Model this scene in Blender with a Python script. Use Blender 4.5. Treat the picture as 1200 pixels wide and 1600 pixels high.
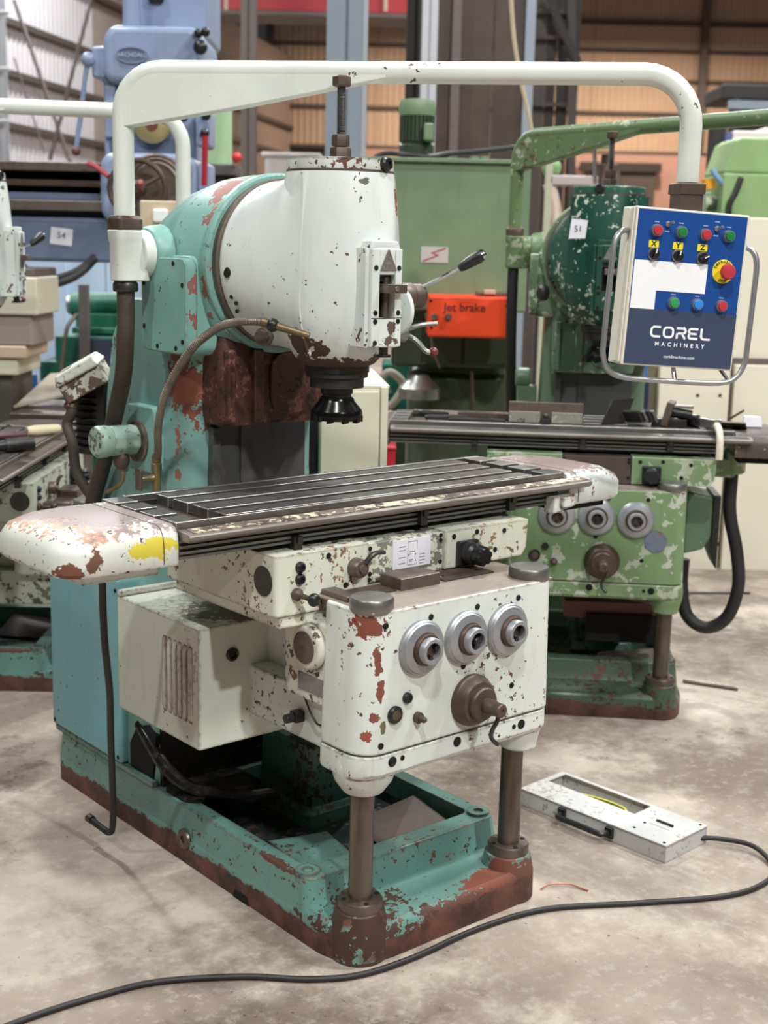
import bpy, bmesh, math, random
from mathutils import Vector, Matrix
random.seed(7)
for o in list(bpy.data.objects):
    bpy.data.objects.remove(o, do_unlink=True)
scene = bpy.context.scene
COL = scene.collection

# ---------------------------------------------------------------- camera
YAW, PITCH, ROLL, FPX, CAMZ = math.radians(49.787), math.radians(11.17), math.radians(1.308), 2082.4, 1.6
fw = Vector((math.cos(YAW) * math.cos(PITCH), math.sin(YAW) * math.cos(PITCH), -math.sin(PITCH)))
rt = Vector((math.sin(YAW), -math.cos(YAW), 0))
up = rt.cross(fw)
r2 = math.cos(ROLL) * rt + math.sin(ROLL) * up
u2 = -math.sin(ROLL) * rt + math.cos(ROLL) * up
cam_data = bpy.data.cameras.new('camera')
cam = bpy.data.objects.new('camera', cam_data)
COL.objects.link(cam)
cam.matrix_world = Matrix(((r2.x, u2.x, -fw.x, 0), (r2.y, u2.y, -fw.y, 0), (r2.z, u2.z, -fw.z, CAMZ), (0, 0, 0, 1)))
cam_data.sensor_fit = 'VERTICAL'
cam_data.sensor_height = 36
cam_data.lens = FPX / 1600 * 36
cam_data.clip_end = 200
cam_data.dof.use_dof = True
cam_data.dof.focus_distance = 3.05
cam_data.dof.aperture_fstop = 4.2
scene.camera = cam

# ---------------------------------------------------------------- world, lamps, exposure
world = bpy.data.worlds.new('world')
scene.world = world
world.use_nodes = True
world.node_tree.nodes['Background'].inputs[0].default_value = (0.90, 0.95, 1.0, 1)
world.node_tree.nodes['Background'].inputs[1].default_value = 0.055
scene.view_settings.view_transform = 'Standard'
scene.view_settings.look = 'None'
scene.view_settings.exposure = -1.0
scene.view_settings.gamma = 1.0
scene.view_settings.use_curve_mapping = False


def bay_lamp(x, y, z, watts, size=0.45, col=(0.985, 1.0, 0.99)):
    l = bpy.data.lights.new('high_bay_lamp', 'AREA')
    l.shape = 'DISK'
    l.size = size
    l.energy = watts
    l.color = col
    o = bpy.data.objects.new('high_bay_lamp', l)
    o.location = (x, y, z)
    COL.objects.link(o)


for lamp in ((-0.8, -1.0, 7.5, 850), (1.0, -6.0, 7.5, 1750), (-4.5, 2.6, 7.5, 520), (5.4, 0.4, 7.5, 880),
             (1.2, 6.2, 7.5, 560), (7.5, 6.0, 7.5, 800), (3.5, 11.5, 7.5, 1000), (11.5, 2.0, 7.5, 800), (12.5, 10.5, 7.5, 1100)):
    bay_lamp(*lamp)
for lamp in ((21.5, 24.0, 7.0, 900), (25.5, 20.5, 7.0, 1050), (28.5, 16.0, 7.0, 900)):   # sodium lamps at the far end
    bay_lamp(*lamp, size=0.6, col=(1.0, 0.79, 0.60))
bay_lamp(9.0, 16.5, 7.5, 1000)  # white lamp added to brighten the long left wall


# ---------------------------------------------------------------- geometry helpers
def V3(*a):
    return Vector(a)


def rrect(x0, x1, y0, y1, r, seg=5):
    if not isinstance(r, (list, tuple)):
        r = [r] * 4
    out = []
    for (cx, cy, a0), rr in zip(((x0, y0, 180), (x1, y0, 270), (x1, y1, 0), (x0, y1, 90)), r):
        sx = 1 if cx == x0 else -1
        sy = 1 if cy == y0 else -1
        for i in range(seg + 1):
            a = math.radians(a0 + 90 * i / seg)
            out.append((cx + sx * rr + rr * math.cos(a), cy + sy * rr + rr * math.sin(a)))
    return out


def spline(pts, res=8, closed=False):
    pts = [Vector(p) for p in pts]
    n = len(pts)
    out = []
    for i in range(n if closed else n - 1):
        if closed:
            p0, p1, p2, p3 = pts[i - 1], pts[i], pts[(i + 1) % n], pts[(i + 2) % n]
        else:
            p0, p1, p2, p3 = pts[max(i - 1, 0)], pts[i], pts[i + 1], pts[min(i + 2, n - 1)]
        for k in range(res):
            t = k / res
            out.append(0.5 * ((2 * p1) + (p2 - p0) * t + (2 * p0 - 5 * p1 + 4 * p2 - p3) * t * t + (3 * p1 - p0 - 3 * p2 + p3) * t ** 3))
    if not closed:
        out.append(pts[-1])
    return out


class G:
    def __init__(s, off=(0, 0, 0), mat=None):
        s.v, s.f, s.o, s.m = [], [], Vector(off), mat

    def add(s, vs, fs):
        n = len(s.v)
        for v in vs:
            v = Vector(v)
            if s.m is not None:
                v = s.m @ v
            s.v.append(v + s.o)
        s.f += [[i + n for i in f] for f in fs]
        return s

    def box(s, x0, x1, y0, y1, z0, z1):
        return s.add([(x0, y0, z0), (x1, y0, z0), (x1, y1, z0), (x0, y1, z0), (x0, y0, z1), (x1, y0, z1), (x1, y1, z1), (x0, y1, z1)],
                     [(0, 3, 2, 1), (4, 5, 6, 7), (0, 1, 5, 4), (1, 2, 6, 5), (2, 3, 7, 6), (3, 0, 4, 7)])

    def loft(s, rings, cap=True):
        n = len(rings[0])
        vs = [v for r in rings for v in r]
        fs = []
        for k in range(len(rings) - 1):
            for i in range(n):
                j = (i + 1) % n
                fs.append((k * n + i, k * n + j, (k + 1) * n + j, (k + 1) * n + i))
        if cap:
            fs.append(tuple(range(n - 1, -1, -1)))
            fs.append(tuple(range((len(rings) - 1) * n, len(rings) * n)))
        return s.add(vs, fs)

    def prism(s, poly, axis, a, b):
        if axis == 'z':
            f = lambda p, t: (p[0], p[1], t)
        elif axis == 'y':
            f = lambda p, t: (p[0], t, p[1])
        else:
            f = lambda p, t: (t, p[0], p[1])
        return s.loft([[f(p, a) for p in poly], [f(p, b) for p in poly]])

    def plan(s, secs):                      # list of (outline, z)
        return s.loft([[(p[0], p[1], z) for p in o] for o, z in secs])

    def lathe(s, prof, c, axis=(0, 0, 1), n=32):
        ax = Vector(axis).normalized()
        t = Vector((1, 0, 0)) if abs(ax.x) < .9 else Vector((0, 1, 0))
        a = ax.cross(t).normalized()
        b = ax.cross(a)
        c = Vector(c)
        rings = []
        for r, h in prof:
            rings.append([c + ax * h + (a * math.cos(2 * math.pi * i / n) + b * math.sin(2 * math.pi * i / n)) * max(r, 1e-5) for i in range(n)])
        return s.loft(rings)

    def cyl(s, a, b, r, n=20, r2=None):
        a, b = Vector(a), Vector(b)
        return s.lathe([(r, 0), (r if r2 is None else r2, (b - a).length)], a, b - a, n)

    def tube(s, pts, r, n=10, res=6, smooth=True, closed=False, flat=1.0):
        P = spline(pts, res, closed) if smooth else [Vector(p) for p in pts]
        m = len(P)
        rings = []
        T = (P[1] - P[0]).normalized()
        N = T.orthogonal().normalized()
        if abs(T.z) < .9:
            N = (Vector((0, 0, 1)) - T * T.z).normalized()
        for i in range(m):
            if closed:
                t = (P[(i + 1) % m] - P[i - 1]).normalized()
            else:
                t = (P[min(i + 1, m - 1)] - P[max(i - 1, 0)]).normalized()
            N = (N - t * N.dot(t)).normalized()
            B = t.cross(N)
            rr = r(i / (m - 1)) if callable(r) else r
            rings.append([P[i] + (N * math.cos(2 * math.pi * k / n) * flat + B * math.sin(2 * math.pi * k / n)) * rr for k in range(n)])
        if closed:
            rings.append(rings[0])
        return s.loft(rings, not closed)

    def sph(s, c, r, n=16, sc=(1, 1, 1)):
        c = Vector(c)
        rings = []
        for k in range(n // 2 + 1):
            a = math.pi * k / (n // 2)
            rr = max(math.sin(a), 1e-4) * r
            rings.append([c + Vector((rr * math.cos(2 * math.pi * i / n) * sc[0], rr * math.sin(2 * math.pi * i / n) * sc[1], -r * math.cos(a) * sc[2])) for i in range(n)])
        return s.loft(rings)

    def ring(s, outer, inner, z0, z1):      # frame with an opening, outlines of equal length
        n = len(outer)
        vs = [(p[0], p[1], z0) for p in outer] + [(p[0], p[1], z1) for p in outer] + [(p[0], p[1], z0) for p in inner] + [(p[0], p[1], z1) for p in inner]
        fs = []
        for i in range(n):
            j = (i + 1) % n
            fs += [(i, j, n + j, n + i), (n + i, n + j, 3 * n + j, 3 * n + i), (3 * n + i, 3 * n + j, 2 * n + j, 2 * n + i), (2 * n + i, 2 * n + j, j, i)]
        return s.add(vs, fs)


def mesh_of(name, g, sharp=35):
    me = bpy.data.meshes.new(name)
    me.from_pydata([tuple(v) for v in g.v], [], g.f)
    bm = bmesh.new()
    bm.from_mesh(me)
    bmesh.ops.remove_doubles(bm, verts=bm.verts, dist=2e-6)
    bmesh.ops.recalc_face_normals(bm, faces=bm.faces)
    bm.to_mesh(me)
    bm.free()
    me.polygons.foreach_set('use_smooth', [True] * len(me.polygons))
    me.set_sharp_from_angle(angle=math.radians(sharp))
    return me


def link(name, me, mat, parent=None):
    o = bpy.data.objects.new(name, me)
    COL.objects.link(o)
    if mat is not None and not me.materials:
        me.materials.append(mat)
    if parent is not None:
        o.parent = parent
    return o


def part(name, g, mat, parent=None, bevel=0, seg=2, sharp=35):
    o = link(name, mesh_of(name, g, sharp), mat, parent)
    if bevel:
        b = o.modifiers.new('bevel', 'BEVEL')
        b.width = bevel
        b.segments = seg
        b.limit_method = 'ANGLE'
        b.angle_limit = math.radians(38)
        b.harden_normals = True
    return o


def tag(o, label, cat, group=None):
    o['label'] = label
    o['category'] = cat
    if group:
        o['group'] = group
    return o


def thing(name, label, cat, loc=(0, 0, 0), rz=0, group=None):
    o = bpy.data.objects.new(name, None)
    o.empty_display_size = .1
    COL.objects.link(o)
    o.location = loc
    o.rotation_euler = (0, 0, rz)
    return tag(o, label, cat, group)


def struct(name, g, mat, parent=None, bevel=0):
    o = part(name, g, mat, parent, bevel)
    if parent is None:
        o['kind'] = 'structure'
    return o


def frame(o, x, y):
    x, y = Vector(x).normalized(), Vector(y)
    z = x.cross(y).normalized()
    y = z.cross(x)
    return Matrix(((x.x, y.x, z.x, o[0]), (x.y, y.y, z.y, o[1]), (x.z, y.z, z.z, o[2]), (0, 0, 0, 1)))


def text(name, s, size, mat, parent, m, ext=.0006, bold=0.0, space=1.0):
    cu = bpy.data.curves.new(name, 'FONT')
    cu.body = s
    cu.size = size
    cu.extrude = ext
    cu.offset = bold
    cu.space_character = space
    cu.align_x = 'CENTER'
    cu.align_y = 'CENTER'
    cu.resolution_u = 3
    t = bpy.data.objects.new(name, cu)
    COL.objects.link(t)
    me = bpy.data.meshes.new_from_object(t.evaluated_get(bpy.context.evaluated_depsgraph_get()))
    bpy.data.objects.remove(t, do_unlink=True)
    me.transform(m)
    me.materials.clear()
    return link(name, me, mat, parent)


def strokes(g, lines, w, h, m):
    """flat letter strokes: polylines swept with width w and thickness h on the plane of matrix m"""
    for pts in lines:
        pts = [Vector((p[0], p[1])) for p in pts]
        L, R = [], []
        for i, p in enumerate(pts):
            a = pts[max(i - 1, 0)]
            b = pts[min(i + 1, len(pts) - 1)]
            if i in (0, len(pts) - 1):
                d = (b - a).normalized()
                k = 1
            else:
                d1, d2 = (p - a).normalized(), (b - p).normalized()
                d = (d1 + d2).normalized()
                k = 1 / max(.5, d.dot(d1))
            nrm = Vector((-d.y, d.x)) * w / 2 * k
            L.append(p + nrm)
            R.append(p - nrm)
        n = len(pts)
        vs = [m @ Vector((p.x, p.y, z)) for z in (0, h) for p in L + R]
        fs = []
        for i in range(n - 1):
            a, b, c, d = i, i + 1, n + i + 1, n + i
            fs += [(a, b, c, d), (2 * n + a, 2 * n + d, 2 * n + c, 2 * n + b), (a, 2 * n + a, 2 * n + b, b), (d, c, 2 * n + c, 2 * n + d)]
        fs += [(0, n, 3 * n, 2 * n), (n - 1, 3 * n - 1, 4 * n - 1, 2 * n - 1)]
        g.add(vs, fs)


def VF(u, v, D):
    """measuring tape: where the sight line of photo pixel (u, v) is at horizontal distance D; (right, forward, up)"""
    d = r2 * (u - 600) / FPX - u2 * (v - 800) / FPX + fw
    h = Vector((math.cos(YAW), math.sin(YAW), 0))
    t = D / d.dot(h)
    return Vector((d.dot(rt) * t, D, CAMZ + d.z * t))


VROT = YAW - math.pi / 2


def vw(x, y, z=0):                          # view-aligned hall coordinates to world
    h = Vector((math.cos(YAW), math.sin(YAW), 0))
    p = rt * x + h * y
    return Vector((p.x, p.y, z))

# ---------------------------------------------------------------- materials
def lin(h):
    if not isinstance(h, str):
        return tuple(h) + (1,)
    h = h.lstrip('#')
    c = [int(h[i:i + 2], 16) / 255 for i in (0, 2, 4)]
    return tuple(x / 12.92 if x <= .04045 else ((x + .055) / 1.055) ** 2.4 for x in c) + (1,)


class N:
    """small node-tree writer"""
    def __init__(s, name):
        s.mat = bpy.data.materials.new(name)
        s.mat.use_nodes = True
        s.t = s.mat.node_tree
        s.b = s.t.nodes['Principled BSDF']
        s.co = s.new('ShaderNodeTexCoord').outputs['Object']

    def new(s, k, **kw):
        n = s.t.nodes.new(k)
        for a, b in kw.items():
            setattr(n, a, b)
        return n

    def set(s, sock, v):
        if hasattr(v, 'is_output'):
            s.t.links.new(v, sock)
        elif isinstance(v, (tuple, list)) and len(v) == 3 and sock.type == 'RGBA':
            sock.default_value = tuple(v) + (1,)
        else:
            sock.default_value = v

    def math(s, op, a, b=0.0, c=None, clamp=False):
        n = s.new('ShaderNodeMath', operation=op, use_clamp=clamp)
        s.set(n.inputs[0], a)
        s.set(n.inputs[1], b)
        if c is not None:
            s.set(n.inputs[2], c)
        return n.outputs[0]

    def noise(s, scale, detail=2, rough=.5, vec=None, sc=None, off=None):
        n = s.new('ShaderNodeTexNoise')
        v = vec or s.co
        if sc or off:
            mp = s.new('ShaderNodeMapping')
            s.set(mp.inputs[0], v)
            if sc:
                mp.inputs['Scale'].default_value = sc
            if off:
                mp.inputs['Location'].default_value = off
            v = mp.outputs[0]
        s.set(n.inputs['Vector'], v)
        n.inputs['Scale'].default_value = scale
        n.inputs['Detail'].default_value = detail
        n.inputs['Roughness'].default_value = rough
        return n.outputs['Fac']

    def step(s, v, a, b):
        n = s.new('ShaderNodeMapRange', interpolation_type='SMOOTHSTEP')
        s.set(n.inputs[0], v)
        n.inputs[1].default_value = a
        n.inputs[2].default_value = b
        return n.outputs[0]

    def mix(s, f, a, b, blend='MIX'):
        n = s.new('ShaderNodeMix', data_type='RGBA', blend_type=blend)
        s.set(n.inputs[0], f)
        s.set(n.inputs[6], a)
        s.set(n.inputs[7], b)
        return n.outputs[2]

    def fmix(s, f, a, b):
        n = s.new('ShaderNodeMix', data_type='FLOAT')
        s.set(n.inputs[0], f)
        s.set(n.inputs[2], a)
        s.set(n.inputs[3], b)
        return n.outputs[0]

    def blob(s, c, r, jitter):
        """1 inside a ragged ellipsoid at object position c"""
        mp = s.new('ShaderNodeMapping', vector_type='TEXTURE')
        s.set(mp.inputs[0], s.co)
        mp.inputs['Location'].default_value = c
        mp.inputs['Scale'].default_value = r
        ln = s.new('ShaderNodeVectorMath', operation='LENGTH')
        s.set(ln.inputs[0], mp.outputs[0])
        return s.step(s.math('ADD', ln.outputs['Value'], jitter), 1.02, .98)

    def bump(s, h, strength=.3, dist=.001):
        n = s.new('ShaderNodeBump')
        n.inputs['Strength'].default_value = strength
        n.inputs['Distance'].default_value = dist
        s.set(n.inputs['Height'], h)
        s.set(s.b.inputs['Normal'], n.outputs[0])

    def out(s, col, rough=.5, metal=0.0, spec=None):
        s.set(s.b.inputs['Base Color'], col)
        s.set(s.b.inputs['Roughness'], rough)
        s.set(s.b.inputs['Metallic'], metal)
        if spec is not None:
            s.set(s.b.inputs['Specular IOR Level'], spec)
        return s.mat


RUST, RUST2, PRIMER, DARKCHIP = lin('#5a3526'), lin('#7c4531'), lin('#8a4a3c'), lin('#3a2e27')


def paint(name, col, chip=.66, chipcol=(DARKCHIP, RUST), edge=.5, rough=.42, zrust=None, blobs=(), streak=.25, off=(0, 0, 0), scale=1.0, var=.12, spec=.45):
    m = N(name)
    c = lin(col)
    big = m.noise(2.6 * scale, 3, .6, off=off)
    fine = m.noise(52 * scale, 3, .62, off=off)
    fine2 = m.noise(140 * scale, 2, .6, off=off)
    cl = m.noise(5.5 * scale, 2, .5, off=(off[0] + 3, off[1] + 1, off[2]))
    st = m.noise(3.0, 4, .7, sc=(7, 7, 1.1), off=off)
    base = m.mix(m.step(big, .3, .7), tuple(x * (1 - var) for x in c[:3]) + (1,), tuple(min(1, x * (1 + var * .4)) for x in c[:3]) + (1,))
    base = m.mix(m.math('MULTIPLY', m.step(st, .52, .8), streak), base, tuple(x * .45 for x in (c[0], c[1] * .95, c[2] * .82)) + (1,))
    v = m.math('ADD', fine, m.math('MULTIPLY', m.math('SUBTRACT', cl, .5), .5))
    v = m.math('ADD', v, m.math('MULTIPLY', m.math('SUBTRACT', fine2, .5), .16))
    mask = m.step(v, chip, chip + .012)
    if edge:
        bv = m.new('ShaderNodeBevel', samples=3)
        bv.inputs['Radius'].default_value = .011
        geo = m.new('ShaderNodeNewGeometry')
        dt = m.new('ShaderNodeVectorMath', operation='DOT_PRODUCT')
        m.set(dt.inputs[0], bv.outputs[0])
        m.set(dt.inputs[1], geo.outputs['Normal'])
        e = m.math('SUBTRACT', 1.0, dt.outputs['Value'])
        e = m.math('ADD', m.math('MULTIPLY', e, 3.2), m.math('MULTIPLY', m.math('SUBTRACT', v, .5), 2.6))
        em = m.step(e, .60 - edge * .35, .68 - edge * .35)
        ee = m.step(m.math('SUBTRACT', 1.0, dt.outputs['Value']), .02, .05)
        mask = m.math('MAXIMUM', mask, m.math('MULTIPLY', em, ee))
    cc = m.mix(m.step(m.noise(16, 2, off=off), .42, .58), chipcol[0], chipcol[1])
    jit = m.math('MULTIPLY', m.math('SUBTRACT', m.math('ADD', m.math('MULTIPLY', fine, .6), m.math('MULTIPLY', cl, .6)), .6), 5.0)
    rough_s = rough
    for bc, br, bcol, *opt in blobs:
        bm_ = m.blob(bc, br, jit)
        if opt and opt[0] == 'under':
            base = m.mix(bm_, base, lin(bcol))
        else:
            cc = m.mix(bm_, cc, lin(bcol))
            mask = m.math('MAXIMUM', mask, bm_)
    if zrust:
        sep = m.new('ShaderNodeSeparateXYZ')
        m.set(sep.inputs[0], m.co)
        zz = m.math('ADD', sep.outputs[2], m.math('MULTIPLY', m.math('SUBTRACT', m.math('ADD', m.math('MULTIPLY', fine, .5), m.math('MULTIPLY', cl, .9)), .7), zrust[1]))
        zm = m.step(zz, zrust[0] + .004, zrust[0] - .004)
        rc = m.mix(m.step(m.noise(9, 4, .7, off=off), .35, .65), lin('#3c2a23'), lin('#694336'))
        cc = m.mix(zm, cc, rc)
        mask = m.math('MAXIMUM', mask, zm)
    colr = m.mix(mask, base, cc)
    m.bump(m.math('SUBTRACT', m.math('MULTIPLY', big, .15), mask), .35, .0012)
    return m.out(colr, m.fmix(mask, rough_s, .62), 0.0, spec)


def metal(name, col, rough=.38, dirt=.35, sc=(1, 1, 1), met=.85, dcol='#2c241f', scale=14):
    m = N(name)
    n1 = m.noise(scale, 4, .65, sc=sc)
    n2 = m.noise(3, 3, .6)
    f = m.math('MULTIPLY', m.step(m.math('ADD', m.math('MULTIPLY', n1, .6), m.math('MULTIPLY', n2, .4)), .42, .68), dirt)
    colr = m.mix(f, lin(col), lin(dcol))
    m.bump(n1, .08, .001)
    return m.out(colr, m.fmix(f, rough, min(1, rough + .3)), met)


def plain(name, col, rough=.5, met=0.0, var=.1, scale=12, spec=.5, emit=None):
    m = N(name)
    c = lin(col)
    n = m.noise(scale, 3, .6)
    colr = m.mix(n, tuple(x * (1 - var) for x in c[:3]) + (1,), tuple(min(1, x * (1 + var)) for x in c[:3]) + (1,))
    return m.out(colr, rough, met, spec)


def glassy(name, col, rough=.15):
    m = N(name)
    m.b.inputs['Transmission Weight'].default_value = .8
    m.b.inputs['IOR'].default_value = 1.4
    return m.out(lin(col), rough)


M = {}
M['steel'] = metal('machined_steel', '#a2a19e', .34, .55)
M['steel_dark'] = metal('dark_steel', '#4b4a49', .42, .5)
M['steel_brown'] = metal('browned_steel', '#7c7068', .42, .6, dcol='#40332a')
M['guide'] = metal('oiled_guideway', '#605f60', .5, .55, sc=(1, 1, .25), met=.5)
M['leg'] = metal('worn_support_bar', '#7a7068', .32, .85, sc=(1, 1, .12), dcol='#463527')
M['dial'] = metal('dial_aluminium', '#a9abb0', .42, .25, met=.7)
M['bronze'] = metal('brown_knob_metal', '#5d4d44', .45, .5, met=.5)
M['chrome'] = metal('chromed_bar', '#bfc2c4', .16, .15, met=1.0)


def tabletop_mat():
    m = N('table_top_steel')
    n1 = m.noise(30, 4, .65, sc=(.12, 1, 1))
    n2 = m.noise(3, 3, .6)
    bv = m.new('ShaderNodeBevel', samples=3)
    bv.inputs['Radius'].default_value = .004
    geo = m.new('ShaderNodeNewGeometry')
    dt = m.new('ShaderNodeVectorMath', operation='DOT_PRODUCT')
    m.set(dt.inputs[0], bv.outputs[0])
    m.set(dt.inputs[1], geo.outputs['Normal'])
    e = m.step(m.math('SUBTRACT', 1.0, dt.outputs['Value']), .01, .06)
    f = m.math('MULTIPLY', m.step(m.math('ADD', m.math('MULTIPLY', n1, .5), m.math('MULTIPLY', n2, .5)), .40, .66), .6)
    c = m.mix(f, lin('#7f7c7a'), lin('#4a403a'))
    c = m.mix(e, c, lin('#cfccc8'))  # edge wear and edge highlight painted lighter into the colour
    m.bump(n1, .06, .001)
    return m.out(c, m.fmix(f, .30, .5), .75)


M['tabletop'] = tabletop_mat()
M['knee_top'] = metal('knee_top_steel', '#a3968a', .4, .5, met=.4, dcol='#5d4b3e')
M['ledge_steel'] = metal('ledge_steel', '#8d8780', .4, .6, sc=(.15, 1, 1), met=.6, dcol='#5a4c42')
M['slot'] = metal('slot_floor_steel', '#4a3d36', .6, .7, met=.35, dcol='#241d18')
M['black'] = plain('black_plastic', '#17181a', .38, var=.2)
M['matte'] = plain('matte_black', '#0c0c0c', .9, var=.2)
M['rubber'] = plain('black_rubber', '#232122', .55, var=.2)
M['paper'] = plain('white_paper', '#dddbe2', .8, var=.03)
M['ink'] = plain('ink', '#26262a', .8)
M['white'] = plain('white_print', '#f2f3f5', .5, var=.0)
M['hose_brown'] = plain('brown_braided_hose', '#40362f', .7, var=.25, scale=160)
M['hose_metal'] = metal('flexible_metal_hose', '#8a7f72', .4, .5, met=.6)
M['brass'] = metal('old_brass', '#8d7a58', .42, .5, met=.7)


def floor_mat():
    m = N('stained_concrete')
    big = m.noise(.8, 10, .62)
    light = m.noise(1.7, 12, .68, off=(3, 1, 0))
    stain = m.noise(2.4, 12, .70, off=(9, 4, 0))
    drag = m.noise(1.5, 10, .68, sc=(1.0, .35, 1), off=(5, 2, 0))
    fine = m.noise(26, 8, .72)
    spot = m.noise(55, 3, .6, off=(1, 7, 0))
    a = m.mix(m.step(big, .38, .62), lin('#7c6e62'), lin('#9d8f82'))
    a = m.mix(m.math('MULTIPLY', m.step(light, .46, .60), .85), a, lin('#b9ac9e'))
    a = m.mix(m.math('MULTIPLY', m.step(drag, .50, .63), .6), a, lin('#6d5f54'))
    a = m.mix(m.math('MULTIPLY', m.step(stain, .55, .68), .75), a, lin('#574a41'))
    a = m.mix(m.math('MULTIPLY', m.step(light, .60, .70), .7), a, lin('#cdc3b7'))
    a = m.mix(m.math('MULTIPLY', m.step(fine, .50, .66), .22), a, lin('#d2c8bc'))
    a = m.mix(m.math('MULTIPLY', m.step(m.math('ADD', spot, m.math('MULTIPLY', m.math('SUBTRACT', stain, .5), .5)), .68, .73), .7), a, lin('#453a33'))
    m.bump(m.math('ADD', m.math('MULTIPLY', fine, .5), m.math('MULTIPLY', light, .8)), .22, .006)
    return m.out(a, m.fmix(m.step(stain, .4, .65), .75, .48), 0, .35)


M['floor'] = floor_mat()
# ---------------------------------------------------------------- hall: floor, walls
M['sheet_grey'] = plain('grey_sheet', '#bdb9bd', .6, var=.12, scale=2)
M['sheet_brown'] = plain('dusty_sheet', '#94847a', .65, var=.15, scale=2)
M['sheet_tan'] = plain('tan_sheet', '#bda590', .6, var=.12, scale=2)
M['girt'] = plain('dark_girt', '#4a423e', .7, var=.15)
M['plaster_pink'] = plain('pink_plaster', '#b08c80', .8, var=.08, scale=3)
M['blue_steel'] = plain('blue_grey_steel', '#858e99', .5, var=.08, scale=4)
M['blue_steel_light'] = plain('light_blue_steel', '#a6a8ad', .5, var=.06, scale=4)
M['brown_steel'] = paint('brown_steel', '#3f3129', chip=.85, edge=0, rough=.6, var=.3, streak=.5)
M['brown_post'] = plain('brown_post', '#5d5450', .6, var=.15)
M['dark_steel_flat'] = plain('dark_frame', '#2f2b29', .7, var=.2)

struct('floor', G().box(-12, 48, -12, 52, -.06, 0), M['floor'])


def wall_line(p, q, us, z0=0, depth=.05):
    pass


def corr_panel(w, h, pitch=.16, d=.03):
    """one corrugated sheet, width w along x, height h, ribs running up"""
    g = G()
    xs, k = [], 0
    n = max(1, round(w / pitch))
    p = w / n
    for i in range(n):
        x = i * p
        xs += [(x, 0), (x + p * .55, 0), (x + p * .65, -d), (x + p * .9, -d)]
    xs.append((w, 0))
    vs = [(x, y, z) for z in (0, h) for x, y in xs]
    m = len(xs)
    fs = [(i, i + 1, m + i + 1, m + i) for i in range(m - 1)]
    vs += [(0, .03, 0), (w, .03, 0), (w, .03, h), (0, .03, h)]
    b = 2 * m
    fs += [(b, b + 3, b + 2, b + 1)]
    return g.add(vs, fs)


def sheet_wall(name, a, b, zs, bay, mats, ztop, girt_d=.08, posts=None):
    """wall from a to b (view coordinates), girts at heights zs, corrugated sheets between them"""
    A, B = vw(*a), vw(*b)
    L = (B - A).length
    ang = math.atan2(B.y - A.y, B.x - A.x)
    root = G().box(0, L, .06, .12, 0, ztop)
    w = struct(name, root, M['girt'])
    w.location = A
    w.rotation_euler = (0, 0, ang)
    n = max(1, round(L / bay))
    cache = {}
    levels = list(zs) + [ztop]
    for z0, z1 in zip(levels[:-1], levels[1:]):
        key = round(z1 - z0, 3)
        for i in range(n):
            mt = mats[i * len(mats) // n]
            if (key, mt) not in cache:
                cache[(key, mt)] = mesh_of('sheet_panel', corr_panel(L / n - .01, z1 - z0 - .02))
            o = link('sheet_panel', cache[(key, mt)], M[mt], w)
            o.location = (i * L / n, 0, z0 + .01)
    for z in zs:
        part('girt', G().box(0, L, -girt_d - .02, .0, z - .045, z + .045), M['girt'], w)
    for i in range(n + 1):
        if posts and i % posts == 0:
            part('wall_post', G().box(i * L / n - .09, i * L / n + .09, -girt_d - .16, -.02, 0, ztop), M['brown_post'], w)
    return w


# far gable wall: pink plaster below, lamp-lit sheets above
zc = [VF(1000, y, 36).z for y in (240, 178, 127, 80, 37)]
zc += [zc[-1] + .8, zc[-1] + 1.6]
sheet_wall('wall_back', (-3.2, 36), (13.5, 36), zc, 2.6, ['sheet_tan'], zc[-1] + .9, posts=2)
x0, x1 = VF(560, 300, 35.8).x, VF(1300, 300, 35.8).x
struct('trim_1', G(mat=Matrix.Rotation(VROT, 4, 'Z')).box(x0, x1, 35.6, 35.9, 0, zc[0] - .06), M['plaster_pink'])
# long side wall at the left
b0 = VF(20, 50, 20)
zl = [VF(24, y, 20.0).z for y in (300, 200, 119, 39)]
zl += [zl[-1] + .9]
d0 = Vector((math.sin(math.radians(9.8)), math.cos(math.radians(9.8))))
pa = Vector((b0.x, 20)) - d0 * 4
pb = Vector((b0.x, 20)) + d0 * 16.8
sheet_wall('wall_left', tuple(pa), tuple(pb), [0.05, .6] + zl, 3.4, ['sheet_grey', 'sheet_grey', 'sheet_brown', 'sheet_brown', 'sheet_brown', 'sheet_brown'], zl[-1] + .9, girt_d=.1)


def vthing(name, label, cat, u, D, group=None):
    c = VF(u, 800, D).x
    r = thing(name, label, cat, vw(c, D), VROT, group)
    return r, c


class PX:
    """lays measured boxes out in a thing whose base sits at view position (c, D)"""
    def __init__(s, c, D):
        s.c, s.D = c, D

    def p(s, u, v, back=0.0):
        q = VF(u, v, s.D + back)
        return Vector((q.x - s.c, back, q.z))

    def box(s, g, u0, v0, u1, v1, back=0.0, depth=.2, floor=False):
        a, b = s.p(u0, (v0 + v1) / 2, back), s.p(u1, (v0 + v1) / 2, back)
        z1, z0 = s.p((u0 + u1) / 2, v0, back).z, s.p((u0 + u1) / 2, v1, back).z
        return g.box(a.x, b.x, back, back + depth, 0 if floor else z0, z1)


def ibeam(g, x, y, w, d, z0, z1, t=.02):
    return g.box(x - w / 2, x + w / 2, y, y + t, z0, z1).box(x - w / 2, x + w / 2, y + d - t, y + d, z0, z1).box(x - t / 2, x + t / 2, y, y + d, z0, z1)


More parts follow.
